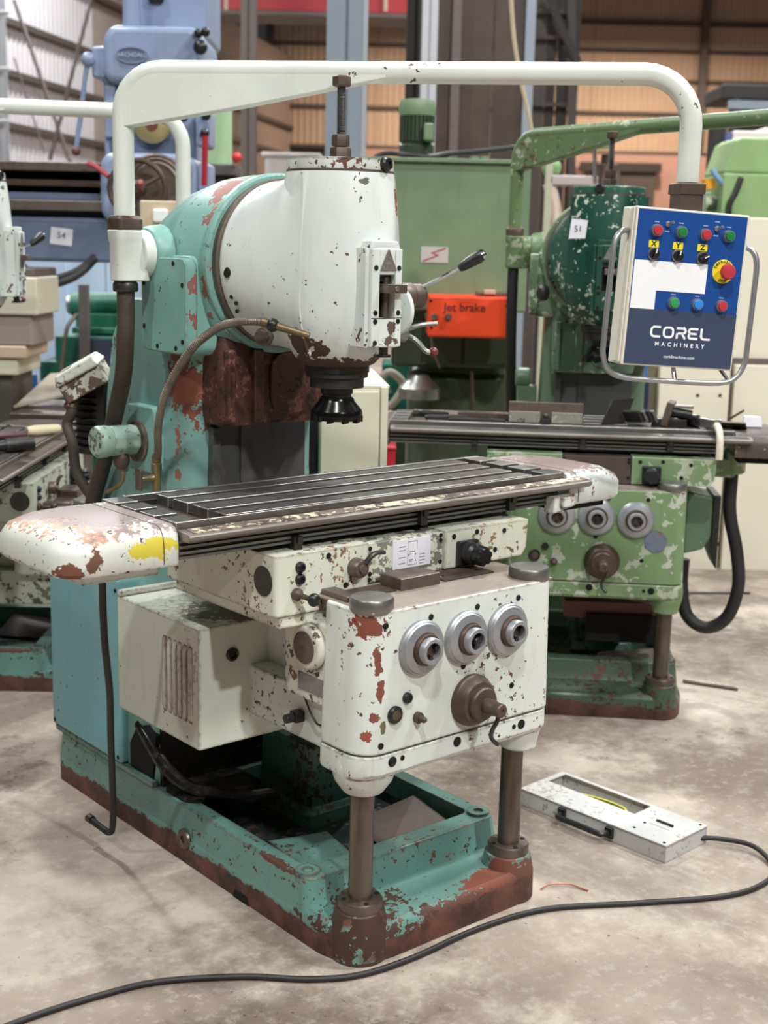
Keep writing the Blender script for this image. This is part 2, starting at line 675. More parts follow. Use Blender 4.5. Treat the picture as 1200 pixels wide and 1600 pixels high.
# steel columns and crane
r, c = vthing('steel_column', 'blue-grey steel column behind the milling head drawbar', 'column', 530, 9.0)
part('shaft', ibeam(G(), 0, 0, .262, .26, 0, 6), M['blue_steel'], r)
part('flange_strip', G().box(.105, .134, -.006, .0, 0, 6), M['blue_steel_light'], r)
part('base_plate', G().box(-.2, .2, -.08, .34, 0, .02), M['brown_post'], r)
r, c = vthing('steel_column', 'slim pale blue steel column beside the dark brown partition', 'column', 651, 13.0)
part('shaft', ibeam(G(), 0, 0, .145, .2, 0, 7), M['blue_steel_light'], r)
part('base_plate', G().box(-.15, .15, -.08, .3, 0, .02), M['brown_post'], r)
r, c = vthing('steel_column', 'thin brown steel post in front of the far left sheet wall', 'column', 386, 12.0)
part('shaft', ibeam(G(), 0, 0, .13, .13, 0, 7), M['brown_post'], r)
part('base_plate', G().box(-.12, .12, -.06, .2, 0, .02), M['brown_post'], r)
r, c = vthing('steel_column', 'pale grey wall column at the left edge carrying cross bracing', 'column', 19, 18.5)
part('shaft', ibeam(G(), 0, 0, .14, .2, 0, 8), M['blue_steel_light'], r)
part('base_plate', G().box(-.15, .15, -.08, .3, 0, .02), M['brown_post'], r)
P = PX(c, 18.5)
for (u0, v0, u1, v1) in ((22, 0, 110, 255), (145, -10, 78, 250), (22, 90, 70, 240)):
    part('brace_rod', G().tube([P.p(u0, v0, .3), P.p((u0 + u1) / 2, (v0 + v1) / 2, .3), P.p(u1, v1, .3)], .03 if v0 < 50 else .014, 6, 1), M['brown_post'], r)
for v in (20, 108, 190):
    part('ladder_rung', G().tube([P.p(-40, v, -.1), P.p(-10, v, -.1), P.p(14, v, -.1)], .03, 6, 1), M['blue_steel_light'], r)

r, c = vthing('crane_girder', 'red overhead crane girder crossing the hall at the top', 'crane', 470, 17.0)
P = PX(c, 17.0)
g = G()
P.box(g, 300, -40, 640, 18, 0, .5)
part('girder', g, plain('crane_red', '#a3202a', .45, var=.12), r, .01)
g = G()
P.box(g, 295, 18, 645, 24, -.1, .7)
part('flange', g, M['brown_post'], r)
for u in (350, 392, 600):
    g = G()
    P.box(g, u, -40, u + 6, 18, -.02, .02)
    part('stiffener', g, M['sheet_tan'], r)

r, c = vthing('steel_partition', 'tall dark brown steel partition behind the green cabinet machine', 'partition', 740, 13.6)
P = PX(c, 13.6)
for u0, u1 in ((664, 697), (711, 760), (761, 808)):
    g = G()
    P.box(g, u0, -60, u1, 800, 0, .04, True)
    part('plate', g, M['brown_steel'], r, .004)
for u0, u1, mt in ((627, 640, 'dark_steel_flat'), (697, 711, 'brown_post'), (808, 823, 'blue_steel'), (640, 664, 'dark_steel_flat')):  # first dark post stands in for shading on the slim column's web
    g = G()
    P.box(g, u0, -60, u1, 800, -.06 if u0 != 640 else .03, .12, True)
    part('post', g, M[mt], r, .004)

r, c = vthing('lattice_frame', 'dark steel frame with a slanted brace right of the brown partition', 'frame', 865, 16.0)
P = PX(c, 16.0)
for u0, u1 in ((824, 842), (843, 858), (860, 878), (880, 893)):
    g = G()
    P.box(g, u0, -20, u1, 700, .1, .05, True)
    part('panel', g, M['dark_steel_flat' if u0 != 824 else 'girt'], r)
for v in (15, 55, 105, 160):
    g = G()
    P.box(g, 818, v, 900, v + 6, 0, .06)
    part('rail', g, M['girt'], r)
g = G().tube([P.p(852, -20, -.2), P.p(878, 45, -.2), P.p(904, 98, -.2)], .055, 4, 1)
part('brace', g, M['dark_steel_flat'], r)
g = G().tube([P.p(893, -20, -.1), P.p(893, 200, -.1), P.p(893, 340, -.1)], .06, 4, 1)
part('post', g, M['girt'], r)
g = G().tube([VF(797, -30, 7.5) - Vector((c, 16, 0)), VF(803, 60, 7.5) - Vector((c, 16, 0)), VF(815, 130, 7.5) - Vector((c, 16, 0)), VF(828, 190, 7.5) - Vector((c, 16, 0)), VF(835, 235, 7.5) - Vector((c, 16, 0))], .012, 8, 4)
o = part('hanging_rope', g, plain('rope', '#b5a28a', .8, var=.2), None)
o.location = r.location
o.rotation_euler = r.rotation_euler
tag(o, 'beige rope hanging slantwise in front of the brown partition', 'rope')
# ---------------------------------------------------------------- milling machine
def disc(g, c, n, r, h=.002, k=16):
    g.lathe([(r, 0), (r, h)], c, n, k)


def screws(parent, pts, n, r=.007, name='socket_screw', mat='matte', h=.0015):
    """alike screws, one object each, sharing one mesh"""
    me = None
    for p in pts:
        if me is None:
            g = G()
            g.lathe([(r, -.004), (r, h * .6), (r * .8, h), (r * .5, h), (r * .42, h * .3)], (0, 0, 0), n, 12)
            me = mesh_of(name, g)
        o = link(name, me, M[mat], parent)
        o.location = p
    return


def dial3(knee, x, z, y, D, open_hub=True):
    g = G(D)
    g.lathe([(.0615, -.004), (.063, .002), (.063, .009), (.060, .013), (.0585, .013), (.0555, .0165), (.038, .021), (.038, .019), (.035, .019)], (x, y, z), (0, -1, 0), 40)
    part('feed_dial', g, M['dial'], knee, sharp=30)
    g = G(D)
    g.lathe([(.0365, .018), (.0365, .027), (.0345, .030), (.031, .030)], (x, y, z), (0, -1, 0), 36)
    part('dial_ring', g, M['bronze'], knee)
    g = G(D)
    g.lathe([(.0305, .026), (.0305, .043), (.0285, .046), (.0205, .046), (.0195, .043), (.0195, .026), (.001, .026)], (x, y, z), (0, -1, 0), 32)
    part('dial_hub', g, M['dial'], knee)
    g = G(D)
    for k in range(3):
        a = k * 2.094 + .4
        g.cyl((x + .0145 * math.cos(a), y - .024, z + .0145 * math.sin(a)), (x + .0145 * math.cos(a), y - .041, z + .0145 * math.sin(a)), .0055, 8)
    g.lathe([(.0192, .0265), (.0192, .0275)], (x, y, z), (0, -1, 0), 20)
    if not open_hub:
        g.lathe([(.0095, .026), (.0095, .044), (.007, .046)], (x, y, z), (0, -1, 0), 14)
    part('hub_socket', g, M['black'], knee)


def mill(label, loc, rz, pal, kz=0.0, sy=0.0, tx=0.0, main=True, arm=None, arm_end=None, hz=0.0, arm_z=1.77):
    root = thing('milling_machine', label, 'milling machine', loc, rz, 'knee-type vertical milling machines')
    BODY, COLM, HEAD, BASE = pal['body'], pal['col'], pal['head'], pal['base']
    K = (0, 0, kz)
    S = (0, sy, kz)
    T = (tx, sy, kz)

    # ---- base casting
    g = G()
    o0 = rrect(-.316, .318, 0, 1.44, [.13, .10, .04, .04], 8)
    o1 = rrect(-.304, .306, .014, 1.428, [.128, .098, .04, .04], 8)
    g.plan([(o0, 0), (o0, .064), (rrect(-.312, .314, .005, 1.436, [.13, .10, .04, .04], 8), .078), (o1, .086)])
    base = part('base', g, BASE, root, .006, 3)
    g = G()
    outer = rrect(-.312, .314, .165, 1.435, [.03, .03, .03, .03], 3)
    mid = rrect(-.306, .308, .175, 1.43, [.03, .03, .03, .03], 3)
    inner = rrect(-.262, .265, .235, .83, [.025, .025, .01, .01], 3)
    n = len(outer)
    vs = [(p[0], p[1], .07) for p in rrect(-.314, .316, .145, 1.437, [.04, .04, .03, .03], 3)] + [(p[0], p[1], .10) for p in outer] + [(p[0], p[1], .155) for p in mid] + [(p[0], p[1], .155) for p in inner] + [(p[0], p[1], .09) for p in inner]
    fs = []
    for k in range(4):
        for i in range(n):
            j = (i + 1) % n
            fs.append((k * n + i, k * n + j, (k + 1) * n + j, (k + 1) * n + i))
    g.add(vs, fs)
    part('base_rim', g, BASE, base, .004, 2)
    g = G().box(-.262, .265, .235, .83, .086, .0925)
    part('oil_pan', g, pal['pan'], base)
    g = G()
    g.plan([(rrect(-.06, .19, .50, .80, .02, 2), .09), (rrect(-.05, .18, .51, .79, .02, 2), .125), (rrect(-.03, .16, .53, .78, .02, 2), .135), (rrect(-.02, .15, .54, .78, .015, 2), .30)])
    part('screw_pedestal', g, pal['oily'], base, .004)
    g = G().cyl((.065, .66, .29), (.065, .66, .5 + kz), .035, 20)
    part('lifting_screw', g, M['steel_dark'], base)
    g = G()
    g.add([(-.245, .26, .127), (-.09, .25, .112), (-.06, .42, .118), (-.23, .44, .133), (-.245, .26, .129), (-.09, .25, .114), (-.06, .42, .12), (-.23, .44, .135)],
          [(0, 3, 2, 1), (4, 5, 6, 7), (0, 1, 5, 4), (1, 2, 6, 5), (2, 3, 7, 6), (3, 0, 4, 7)])
    part('chip_plate', g, BASE, base)
    g = G()
    g.add([(.02, .27, .096), (.24, .25, .108), (.255, .44, .13), (.05, .46, .10), (.02, .27, .098), (.24, .25, .110), (.255, .44, .132), (.05, .46, .102)],
          [(0, 3, 2, 1), (4, 5, 6, 7), (0, 1, 5, 4), (1, 2, 6, 5), (2, 3, 7, 6), (3, 0, 4, 7)])
    part('chip_plate', g, M['pan_sheet'], base)
    for sx in (-1, 1):
        x = sx * .24
        g = G().lathe([(.068, 0), (.067, .07), (.061, .10), (.057, .118)], (x, .064, 0), n=32)
        part('leg_boss', g, pal['boss'] if sx < 0 else BASE, base, .004)
        g = G().lathe([(.051, .112), (.052, .137), (.049, .142), (.029, .142)], (x, .062, 0), n=32)
        fl = part('leg_flange', g, M['steel_brown'], base)
        screws(base, [(x + .04 * math.cos(a), .062 + .04 * math.sin(a), .1425) for a in (-1.9, -.3, 1.2, 2.8)], (0, 0, 1), .006)
        g = G().cyl((x, .062, .135), (x, .062, .43 + kz), .0277, 28)
        part('support_leg', g, M['leg'], root)
        g = G().lathe([(.03, 0), (.03, .012), (.013, .012), (.012, .002), (.001, .002)], (x * 1.16, .212, .15), n=20)
        part('anchor_boss', g, BASE, base)
    g = G().lathe([(.028, 0), (.026, .006), (.011, .007), (.010, .001), (.001, .001)], (-.316, .70, .068), (-1, 0, 0), 20)
    part('lifting_plug', g, M['steel_brown'], base)
    g = G().prism([(.40, .0), (.47, .0), (.462, .022), (.408, .022)], 'x', -.318, -.29)
    part('jacking_notch', g, M['matte'], base)  # black block on the face; its colour is the notch's shade

    # ---- column
    g = G()
    lo = lambda x0, x1, y0, y1, r, z: (rrect(x0, x1, y0, y1, r, 4), z)
    g.plan([lo(-.300, .300, .86, 1.435, .02, .15), lo(-.300, .300, .86, 1.435, .02, .62), lo(-.26, .26, .85, 1.42, .04, .70), lo(-.218, .218, .84, 1.37, .05, .82), lo(-.207, .207, .84, 1.345, .05, 1.0),
            lo(-.202, .202, .83, 1.325, .05, 1.18), lo(-.200, .200, .80, 1.30, .06, 1.34), lo(-.19, .19, .78, 1.24, .06, 1.45)])
    column = part('column', g, COLM, root, .004)
    g = G().plan([(rrect(-.325, .0, 1.02, 1.438, .012, 3), .175), (rrect(-.325, .0, 1.02, 1.438, .012, 3), .70), (rrect(-.25, .0, 1.03, 1.438, .012, 3), .76)])
    part('column_door', g, pal['door'], column, .006, 3)
    for z in (.19, .67):
        screws(column, [(-.3255, y, z) for y in (1.035, 1.42)], (-1, 0, 0), .006)
    # ram housing above
    rings = []
    for y, r, zc in ((.735, .212, 1.555), (.76, .224, 1.555), (.80, .226, 1.555), (.90, .222, 1.553), (1.0, .210, 1.545), (1.09, .188, 1.53), (1.16, .158, 1.51), (1.21, .118, 1.48), (1.235, .07, 1.45)):
        ring = []
        for i in range(40):
            a = 2 * math.pi * i / 40
            cx, cz = math.cos(a), math.sin(a)
            if cz < 0:                       # lower half runs down into the column
                cx = math.copysign(abs(cx) ** .42, cx)
            ring.append((cx * r, y, zc + cz * r * (1.0 if cz > 0 else .95)))
        rings.append(ring)
    g = G().loft(rings)
    ram = part('ram_housing', g, pal['ram'], root, sharp=50)
    g = G().lathe([(.2135, 0), (.2135, .018), (.207, .020)], (0, .722, 1.555), (0, -1, 0), 64)
    g2 = G().lathe([(.228, 0), (.228, .018), (.222, .024)], (0, .746, 1.555), (0, -1, 0), 64)
    part('swivel_flange', g2, pal['ram'], ram, .002)
    part('swivel_ring', g, M['steel_brown'], ram)
    # side plate
    g = G().prism(rrect(.765, .985, 1.322, 1.572, [.03, .03, .03, .03], 4), 'x', -.240, -.12)
    part('plate_mount', g, pal['ram'], ram, .006)
    g = G().prism(rrect(.752, .970, 1.328, 1.566, [.028, .028, .028, .028], 4), 'x', -.270, -.236)
    part('side_plate', g, pal['ram'], ram, .004)
    screws(ram, [(-.2705, y, z) for y, z in ((.768, 1.36), (.768, 1.50), (.81, 1.552), (.90, 1.552), (.80, 1.342), (.89, 1.342), (.956, 1.39), (.956, 1.50))], (-1, 0, 0), .0062)
    for y, z in ((1.0, 1.62), (.93, 1.585), (.95, 1.68)):
        screws(ram, [(-.205 + (z - 1.555) * .35, y, z)], (-.9, 0, .4), .007)
    # guideway and rusty throat casting
    g = G()
    g.box(-.152, .152, .826, .90, .5, 1.135).box(-.152, -.128, .812, .83, .5, 1.13).box(-.06, .152, .818, .83, .5, 1.132)
    gw = part('guideway', g, M['guide'], column, .002)
    g = G()
    g.plan([(rrect(-.165, .148, .735, .90, [.02, .05, .01, .01], 4), 1.142), (rrect(-.172, .155, .73, .90, [.02, .05, .01, .01], 4), 1.18), (rrect(-.178, .16, .735, .90, [.03, .05, .01, .01], 4), 1.30), (rrect(-.17, .16, .75, .90, [.03, .05, .01, .01], 4), 1.40)])
    th = part('throat_casting', g, pal['throat'], column, .004)
    g = G()
    for x0, x1 in ((-.165, -.142), (-.085, -.055)):
        g.box(x0, x1, .718, .75, 1.15, 1.34)
    part('throat_rib', g, pal['throat'], column, .006)
    g = G().prism(rrect(-.03, .10, 1.165, 1.33, .05, 5), 'y', .724, .745)
    part('throat_cover', g, pal['throat'], column, .004)
    g = G().plan([(rrect(.10, .215, .76, .95, .03, 3), 1.175), (rrect(.09, .22, .755, .95, .03, 3), 1.20), (rrect(.09, .215, .755, .95, .03, 3), 1.33)])
    part('throat_lug', g, pal['throat'], column, .006)

    # ---- head
    hx, hy = 0, .485
    g = G()
    rings = []
    BP = [(.06, 1.312), (.076, 1.314), (.092, 1.322), (.106, 1.336), (.118, 1.356), (.132, 1.385), (.143, 1.42), (.1485, 1.46), (.150, 1.52), (.1485, 1.59), (.144, 1.65), (.139, 1.71), (.134, 1.755), (.131, 1.775)]

    def br(z):
        for (ra, za), (rb, zb) in zip(BP[:-1], BP[1:]):
            if za <= z <= zb:
                return ra + (rb - ra) * (z - za) / (zb - za)
        return BP[0][0] if z < BP[0][1] else BP[-1][0]
    for y, t in ((.706, .10), (.698, .03), (.688, .02), (.665, .10), (.63, .265), (.59, .445), (.55, .63), (.51, .815), (.485, .92), (.448, 1.08)):
        side = []
        for i in range(25):
            s_ = math.sin(math.radians(-90 + 180 * i / 24))
            zA, hA = 1.555 + .207 * s_, .207 * math.sqrt(max(0, 1 - s_ * s_))
            zB = 1.345 + (1.772 - 1.345) * (s_ + 1) / 2
            hB = br(zB)
            side.append((hA + (hB - hA) * t + 1e-4, zA + (zB - zA) * t))
        rings.append([(h, y, z) for h, z in side] + [(-h, y, z) for h, z in side[::-1]])
    g.loft(rings)
    g.lathe([(.06, 1.312), (.076, 1.314), (.092, 1.322), (.106, 1.336), (.118, 1.356), (.132, 1.385), (.143, 1.42), (.1485, 1.46), (.150, 1.52), (.1485, 1.59), (.1445, 1.65), (.139, 1.71), (.134, 1.755), (.131, 1.775), (.08, 1.776)], (hx, hy, 0), n=56)
    head = part('milling_head', g, HEAD, root, sharp=50)
    screws(head, [(-.190, .672, 1.475), (-.176, .668, 1.44), (-.184, .66, 1.46)], (-1, 0, 0), .005)
    screws(head, [(-.2025, .672, 1.535)], (-1, 0, .1), .013)
    # top ring with scalloped lugs
    g = G()
    ring0, ring1, ring2 = [], [], []
    for i in range(96):
        a = 2 * math.pi * i / 96
        lug = 1 if (i % 16) < 11 else 0
        r = .124 + .005 * lug
        ring0.append((hx + .126 * math.cos(a), hy + .126 * math.sin(a), 1.7765))
        ring1.append((hx + (.1265 + .003 * lug) * math.cos(a), hy + (.1265 + .003 * lug) * math.sin(a), 1.782))
        ring2.append((hx + r * math.cos(a), hy + r * math.sin(a), 1.806))
    ring3 = [(hx + .105 * math.cos(2 * math.pi * i / 96), hy + .105 * math.sin(2 * math.pi * i / 96), 1.808) for i in range(96)]
    g.loft([ring0, ring1, ring2, ring3])
    part('head_top_ring', g, pal['headring'], head)
    g = G().lathe([(.1300, 1.768), (.1295, 1.781)], (hx, hy, 0), n=48)
    part('ring_gasket', g, M['pan_sheet'], head)
    va = math.atan2(-.72, .22) if main else -1.9
    g = G().lathe([(.018, 0), (.018, .008), (.013, .012), (.013, .016), (.006, .016), (.006, .012)], (hx + .126 * math.cos(va), hy + .126 * math.sin(va), 1.795), (math.cos(va), math.sin(va), .1), 20)
    part('sight_plug', g, M['black'], head)
    # draw bar
    g = G().lathe([(.026, 1.80), (.026, 1.833), (.024, 1.836)], (hx, hy, 0), n=6)
    g.lathe([(.021, 1.838), (.022, 1.842), (.022, 1.862), (.02, 1.866)], (hx, hy, 0), n=6)
    part('drawbar_nut', g, M['bronze'], head, .001)
    g = G()
    prof = []
    for i in range(36):
        z = 1.862 + i * .0033
        prof += [(.0095, z), (.0108, z + .0016)]
    g.lathe(prof, (hx, hy, 0), n=14)
    part('threaded_rod', g, M['steel_dark'], head, sharp=20)
    g = G().lathe([(.019, 1.976), (.0225, 1.979), (.0225, 1.998), (.019, 2.001)], (hx, hy, 0), n=6)
    part('drawbar_head', g, M['bronze'], head, .001)
    # spindle nose and face cutter
    g = G().lathe([(.05, 1.318), (.079, 1.316), (.080, 1.300), (.077, 1.298), (.077, 1.288), (.067, 1.284), (.067, 1.262), (.042, 1.258)], (hx, hy, 0), n=40)
    part('spindle_nose', g, M['steel_dark'], head)
    g = G().lathe([(.040, 1.262), (.040, 1.246), (.036, 1.244), (.036, 1.238), (.040, 1.236), (.040, 1.228), (.034, 1.226)], (hx, hy, 0), n=32)
    part('cutter_arbor', g, M['black'], head)
    g = G().lathe([(.030, 1.236), (.042, 1.234), (.045, 1.226), (.062, 1.206), (.0645, 1.200), (.0645, 1.184), (.063, 1.181), (.03, 1.181)], (hx, hy, 0), n=40)
    cut = part('face_cutter', g, M['black_gloss'], head, sharp=30)
    for k in range(10):
        a = 2 * math.pi * k / 10
        g = G(mat=Matrix.Translation((hx, hy, 0)) @ Matrix.Rotation(a, 4, 'Z'))
        g.add([(.052, -.006, 1.1755), (.0658, -.006, 1.1755), (.0658, .009, 1.178), (.052, .009, 1.178), (.052, -.006, 1.190), (.0658, -.006, 1.190), (.0658, .009, 1.192), (.052, .009, 1.192)],
              [(0, 3, 2, 1), (4, 5, 6, 7), (0, 1, 5, 4), (1, 2, 6, 5), (2, 3, 7, 6), (3, 0, 4, 7)])
        part('cutter_insert', g, M['black_gloss'], head)
    # depth-stop plate with its slot
    g = G()
    y0, y1 = .302, .40
    g.box(-.044, -.022, y0, y1, 1.372, 1.600).box(.026, .048, y0, y1, 1.372, 1.600).box(-.022, .026, y0, y1, 1.540, 1.600).box(-.022, .026, y0, y1, 1.372, 1.440)
    g.prism([(-.056, 1.37), (-.044, 1.37), (-.044, 1.60), (-.056, 1.603)], 'y', .312, .40)
    g.prism([(-.044, 1.60), (.048, 1.60), (.040, 1.618), (-.04, 1.618)], 'y', .310, .40)
    part('stop_plate', g, HEAD, head, .003)
    part('stop_slot', G().box(-.022, .026, .331, .3345, 1.44, 1.54), M['matte'], head)
    part('stop_rod', G().cyl((.012, .322, 1.44), (.012, .322, 1.535), .0095, 14), M['steel_brown'], head)
    part('stop_rod_cap', G().box(-.021, .0255, .318, .330, 1.524, 1.539), M['steel_dark'], head)
    part('stop_dog', G().box(-.015, .046, .280, .325, 1.498, 1.519), M['steel_brown'], head, .0015)
    screws(head, [(.014, .2795, 1.5085)], (0, -1, 0), .006, mat='steel')
    screws(head, [(x, .3015, z) for x in (-.033, .037) for z in (1.556, 1.452, 1.432)] + [(-.033, .3015, 1.382)], (0, -1, 0), .0062)
    part('plate_joint', G().box(-.044, .048, .3012, .303, 1.4395, 1.4407), M['bronze'], head)
    # maker's triangle plate
    fm = frame((.003, .3005, 1.572), (1, 0, 0), (0, 0, 1))
    g = G(mat=fm)
    g.loft([[(-.025, -.022, 0), (.025, -.022, 0), (.002, .026, 0), (-.002, .026, 0)], [(-.025, -.022, .0015), (.025, -.022, .0015), (.002, .026, .0015), (-.002, .026, .0015)]])
    part('maker_plate', g, M['plate_grey'], head)
    g = G()
    strokes(g, [[(-.022, -.020), (.022, -.020), (0, .023), (-.022, -.020)], [(-.0085, .0), (0, .006), (.0085, .0)], [(-.002, .004), (-.003, .010), (.003, .012), (.0, .016)]], .0014, .0006, fm @ Matrix.Translation((0, 0, .0015)))
    part('maker_emblem', g, M['ink_brown'], head)
    text('maker_lettering', 'TOS', .0125, M['ink_brown'], head, fm @ Matrix.Translation((0, -.0125, .0016)), .0004, .0002, 1.25)
    g = G().cyl((.018, .33, 1.372), (.018, .33, 1.352), .011, 16).cyl((.018, .33, 1.352), (.018, .33, 1.346), .018, 16)
    part('stop_button', g, M['steel_dark'], head)
    # feed lever on the far side
    g = G().lathe([(.06, 0), (.06, .012), (.035, .016)], (.138, .43, 1.45), (1, 0, 0), 24)
    part('hub_pad', g, HEAD, head, .003)
    g = G().lathe([(.034, -.01), (.034, .02), (.031, .024), (.031, .05), (.028, .055), (.001, .055)], (.158, .425, 1.485), (1, -.15, 0), 28)
    part('lever_hub', g, M['steel_brown'], head)
    g = G().tube([(.195, .415, 1.50), (.235, .365, 1.535), (.275, .325, 1.565)], .005, 8, 3)
    part('lever_rod', g, M['chrome'], head)
    d = Vector((.066, -.055, .055)).normalized()
    p = Vector((.262, .337, 1.555))
    g = G().lathe([(.007, 0), (.012, .01), (.017, .055), (.015, .066)], p, d, 18)
    part('lever_grip', g, M['black'], head)
    g = G().lathe([(.0145, .064), (.011, .074), (.003, .078)], p, d, 18)
    part('grip_cap', g, M['chrome'], head)
    g = G().lathe([(.022, 0), (.022, .03), (.01, .034)], (.145, .44, 1.395), (1, -.2, -.1), 18)
    g.tube([(.165, .43, 1.395), (.185, .40, 1.375), (.19, .37, 1.352), (.2, .36, 1.35)], .0065, 8, 4)
    g.tube([(.17, .43, 1.40), (.2, .40, 1.415), (.235, .38, 1.418)], .006, 8, 3)
    part('fine_feed_crank', g, M['steel'], head)
    part('crank_knob', G().sph((.205, .358, 1.350), .012), M['red_knob'], head)

    # ---- knee
    g = G(K)
    g.plan([(rrect(-.311, .289, -.02, .14, [.06, .04, .02, .02], 6), .514), (rrect(-.300, .286, -.02, .14, [.058, .05, .02, .02], 6), .836)])
    g.box(-.22, .22, .12, .72, .47, .80)
    knee = part('knee', g, BODY, root, .004)
    g = G(K).plan([(rrect(-.311, .289, -.012, .138, [.06, .05, .02, .02], 6), .455), (rrect(-.313, .291, -.021, .14, [.06, .05, .02, .02], 6), .467), (rrect(-.312, .290, -.021, .14, [.06, .05, .02, .02], 6), .5105)])
    for sx in (-1, 1):
        k_ = 1.0 if sx < 0 else .76
        g.lathe([(.070 * k_, .51), (.0745 * k_, .478), (.073 * k_, .455), (.066 * k_, .432), (.052 * (k_ + 1) / 2, .412), (.046, .404), (.036, .401)], (sx * .24, .060 if sx < 0 else .045, 0), n=32)
    part('knee_apron', g, BODY, knee, .004)
    part('apron_seam', G(K).plan([(rrect(-.308, .286, -.017, .13, [.058, .05, .02, .02], 6), .5095), (rrect(-.308, .286, -.017, .13, [.058, .05, .02, .02], 6), .515)]), M['pan_sheet'], knee)
    part('knee_top', G(K).box(-.285, .275, -.014, .20, .832, .838), M['knee_top'], knee, .002)
    for x0, x1, y0, y1 in ((-.215, -.12, .10, .122), (-.215, -.12, .126, .165), (.03, .19, .10, .132), (.06, .19, .136, .175)):
        part('guide_strip', G(K).box(x0, x1, y0, y1, .838, .8415), M['slot'], knee, .001)
    part('way_end', G(K).box(-.275, -.235, .085, .18, .815, .85), M['steel_brown'], knee, .002)
    part('stop_block', G(K).box(-.113, .007, .092, .17, .838, .866), M['steel_brown'], knee, .003)
    for sx in (-1, 1):
        part('leg_cap', G(K).lathe([(.0475, .83), (.049, .836), (.049, .857), (.0455, .862), (.002, .863)], (-.253 if sx < 0 else .236, .028, 0), n=36), M['steel_cap'], knee)
    dial3(knee, -.152, .741, -.02, K)
    dial3(knee, -.018, .741, -.02, K, False)
    dial3(knee, .114, .737, -.02, K)
    g = G(K).lathe([(.061, -.002), (.061, .010), (.058, .014), (.057, .020), (.049, .034), (.044, .036)], (.008, -.02, .588), (0, -1, 0), 40)
    part('lift_dial', g, M['bronze'], knee)
    g = G(K).lathe([(.040, .034), (.040, .046), (.037, .050), (.018, .053), (.018, .078), (.016, .082), (.0165, .086), (.0165, .102), (.014, .105), (.006, .105), (.005, .102)], (.008, -.02, .588), (0, -1, 0), 28)
    part('lift_hub', g, M['bronze'], knee)
    g = G(K).tube([(.022, -.10, .575), (.017, -.10, .555), (.008, -.095, .535), (.006, -.095, .518), (.018, -.098, .503), (.024, -.10, .500)], .0052, 8, 4)
    part('clamp_hook', g, M['steel_dark'], knee)
    for x, z, r in ((-.187, .632, .0125), (-.222, .600, .020)):
        part('plug', G(K).lathe([(r, -.002), (r, .006), (r * .85, .009), (r * .6, .009), (r * .55, .006), (.001, .006)], (x, -.02, z), (0, -1, 0), 24), M['black'], knee)
    part('plug_centre', G(K).lathe([(.012, .004), (.012, .0095), (.010, .0105)], (-.222, -.02, .600), (0, -1, 0), 18), M['steel_brown'], knee)
    part('oil_nipple', G(K).lathe([(.013, -.002), (.013, .010), (.008, .012), (.007, .026), (.004, .03)], (-.155, -.02, .580), (0, -1, 0), 14), M['bronze'], knee)
    sc = [(x, -.0205, z) for x, z in ((-.252, .806), (-.122, .805), (.02, .806), (.152, .807), (-.258, .535), (-.018, .672), (.142, .595), (-.045, .59))]
    screws(knee, [Vector(p) + Vector(K) for p in sc], (0, -1, 0), .0072)
    screws(knee, [Vector((x, -.0215, z)) + Vector(K) for x, z in ((-.225, .492), (-.03, .494), (.18, .49))], (0, -1, 0), .012)
    screws(knee, [Vector((x, -.0215, z)) + Vector(K) for x, z in ((-.196, .494), (.155, .489))], (0, -1, 0), .006)
    # gearbox cover on the left flank
    g = G(K).prism(rrect(.045, .282, .588, .782, [.03, .02, .02, .03], 4), 'x', -.302, -.20)
    g.prism([(.175 + .052 * math.cos(a), .722 + .052 * math.sin(a)) for a in [2 * math.pi * i / 28 for i in range(28)]], 'x', -.322, -.24)
    part('gearbox_cover', g, pal['gear'], knee, .008, 3)
    part('cover_disc', G(K).lathe([(.037, 0), (.037, .003), (.034, .004), (.001, .004)], (-.322, .178, .722), (-1, 0, 0), 28), M['steel_brown'], knee)
    part('name_plate', G(K).box(-.3045, -.301, .125, .225, .612, .652), M['plate_grey'], knee, .001)
    screws(knee, [Vector((-.3046, y, z)) + Vector(K) for y in (.130, .176, .22) for z in (.617, .647)], (-1, 0, 0), .0022, 'plate_rivet', 'steel')
    part('flank_panel', G(K).box(-.275, -.19, .10, .47, .475, .60), BODY, knee, .004)
    if main:
        part('grease_fitting', G(K).box(-.30, -.275, .235, .262, .520, .545).cyl((-.30, .248, .532), (-.322, .248, .532), .011, 12), M['black'], knee, .002)
        part('loose_wire', G(K).tube([(-.278, .235, .585), (-.284, .20, .552), (-.286, .172, .535), (-.285, .15, .54), (-.284, .138, .552)], .0024, 6, 4), M['black'], knee)
    # motor cover
    g = G(K).box(-.42, -.15, .46, .852, .41, .712).box(-.42, -.20, .828, .852, .71, .727)
    mc = part('motor_cover', g, pal['cover'], root, .004)
    for k in range(6):
        y = .487 + k * .0235
        g = G(K)
        g.loft([[(-.4195, y, z), (-.4195, y + .019, z), (-.4195 - w, y + .017, z), (-.4195 - w, y + .004, z)] for z, w in ((.468, .0005), (.482, .0055), (.648, .0055), (.662, .0005))])
        part('louver', g, pal['cover'], mc)
    part('knob_hole', G(K).lathe([(.016, 0), (.017, .006), (.013, .009), (.010, .006), (.010, .001), (.001, .001)], (-.328, .46, .636), (0, -1, 0), 24), M['steel_dark'], mc)
    # ---- saddle
    g = G(S)
    g.plan([(rrect(-.385, -.16, .185, .62, .004, 2), .772), (rrect(-.385, -.16, .185, .62, .004, 2), .80)])
    g.plan([(rrect(-.400, -.139, .18, .64, [.012, .002, .01, .01], 3), .80), (rrect(-.400, -.139, .18, .64, [.012, .002, .01, .01], 3), .938)])
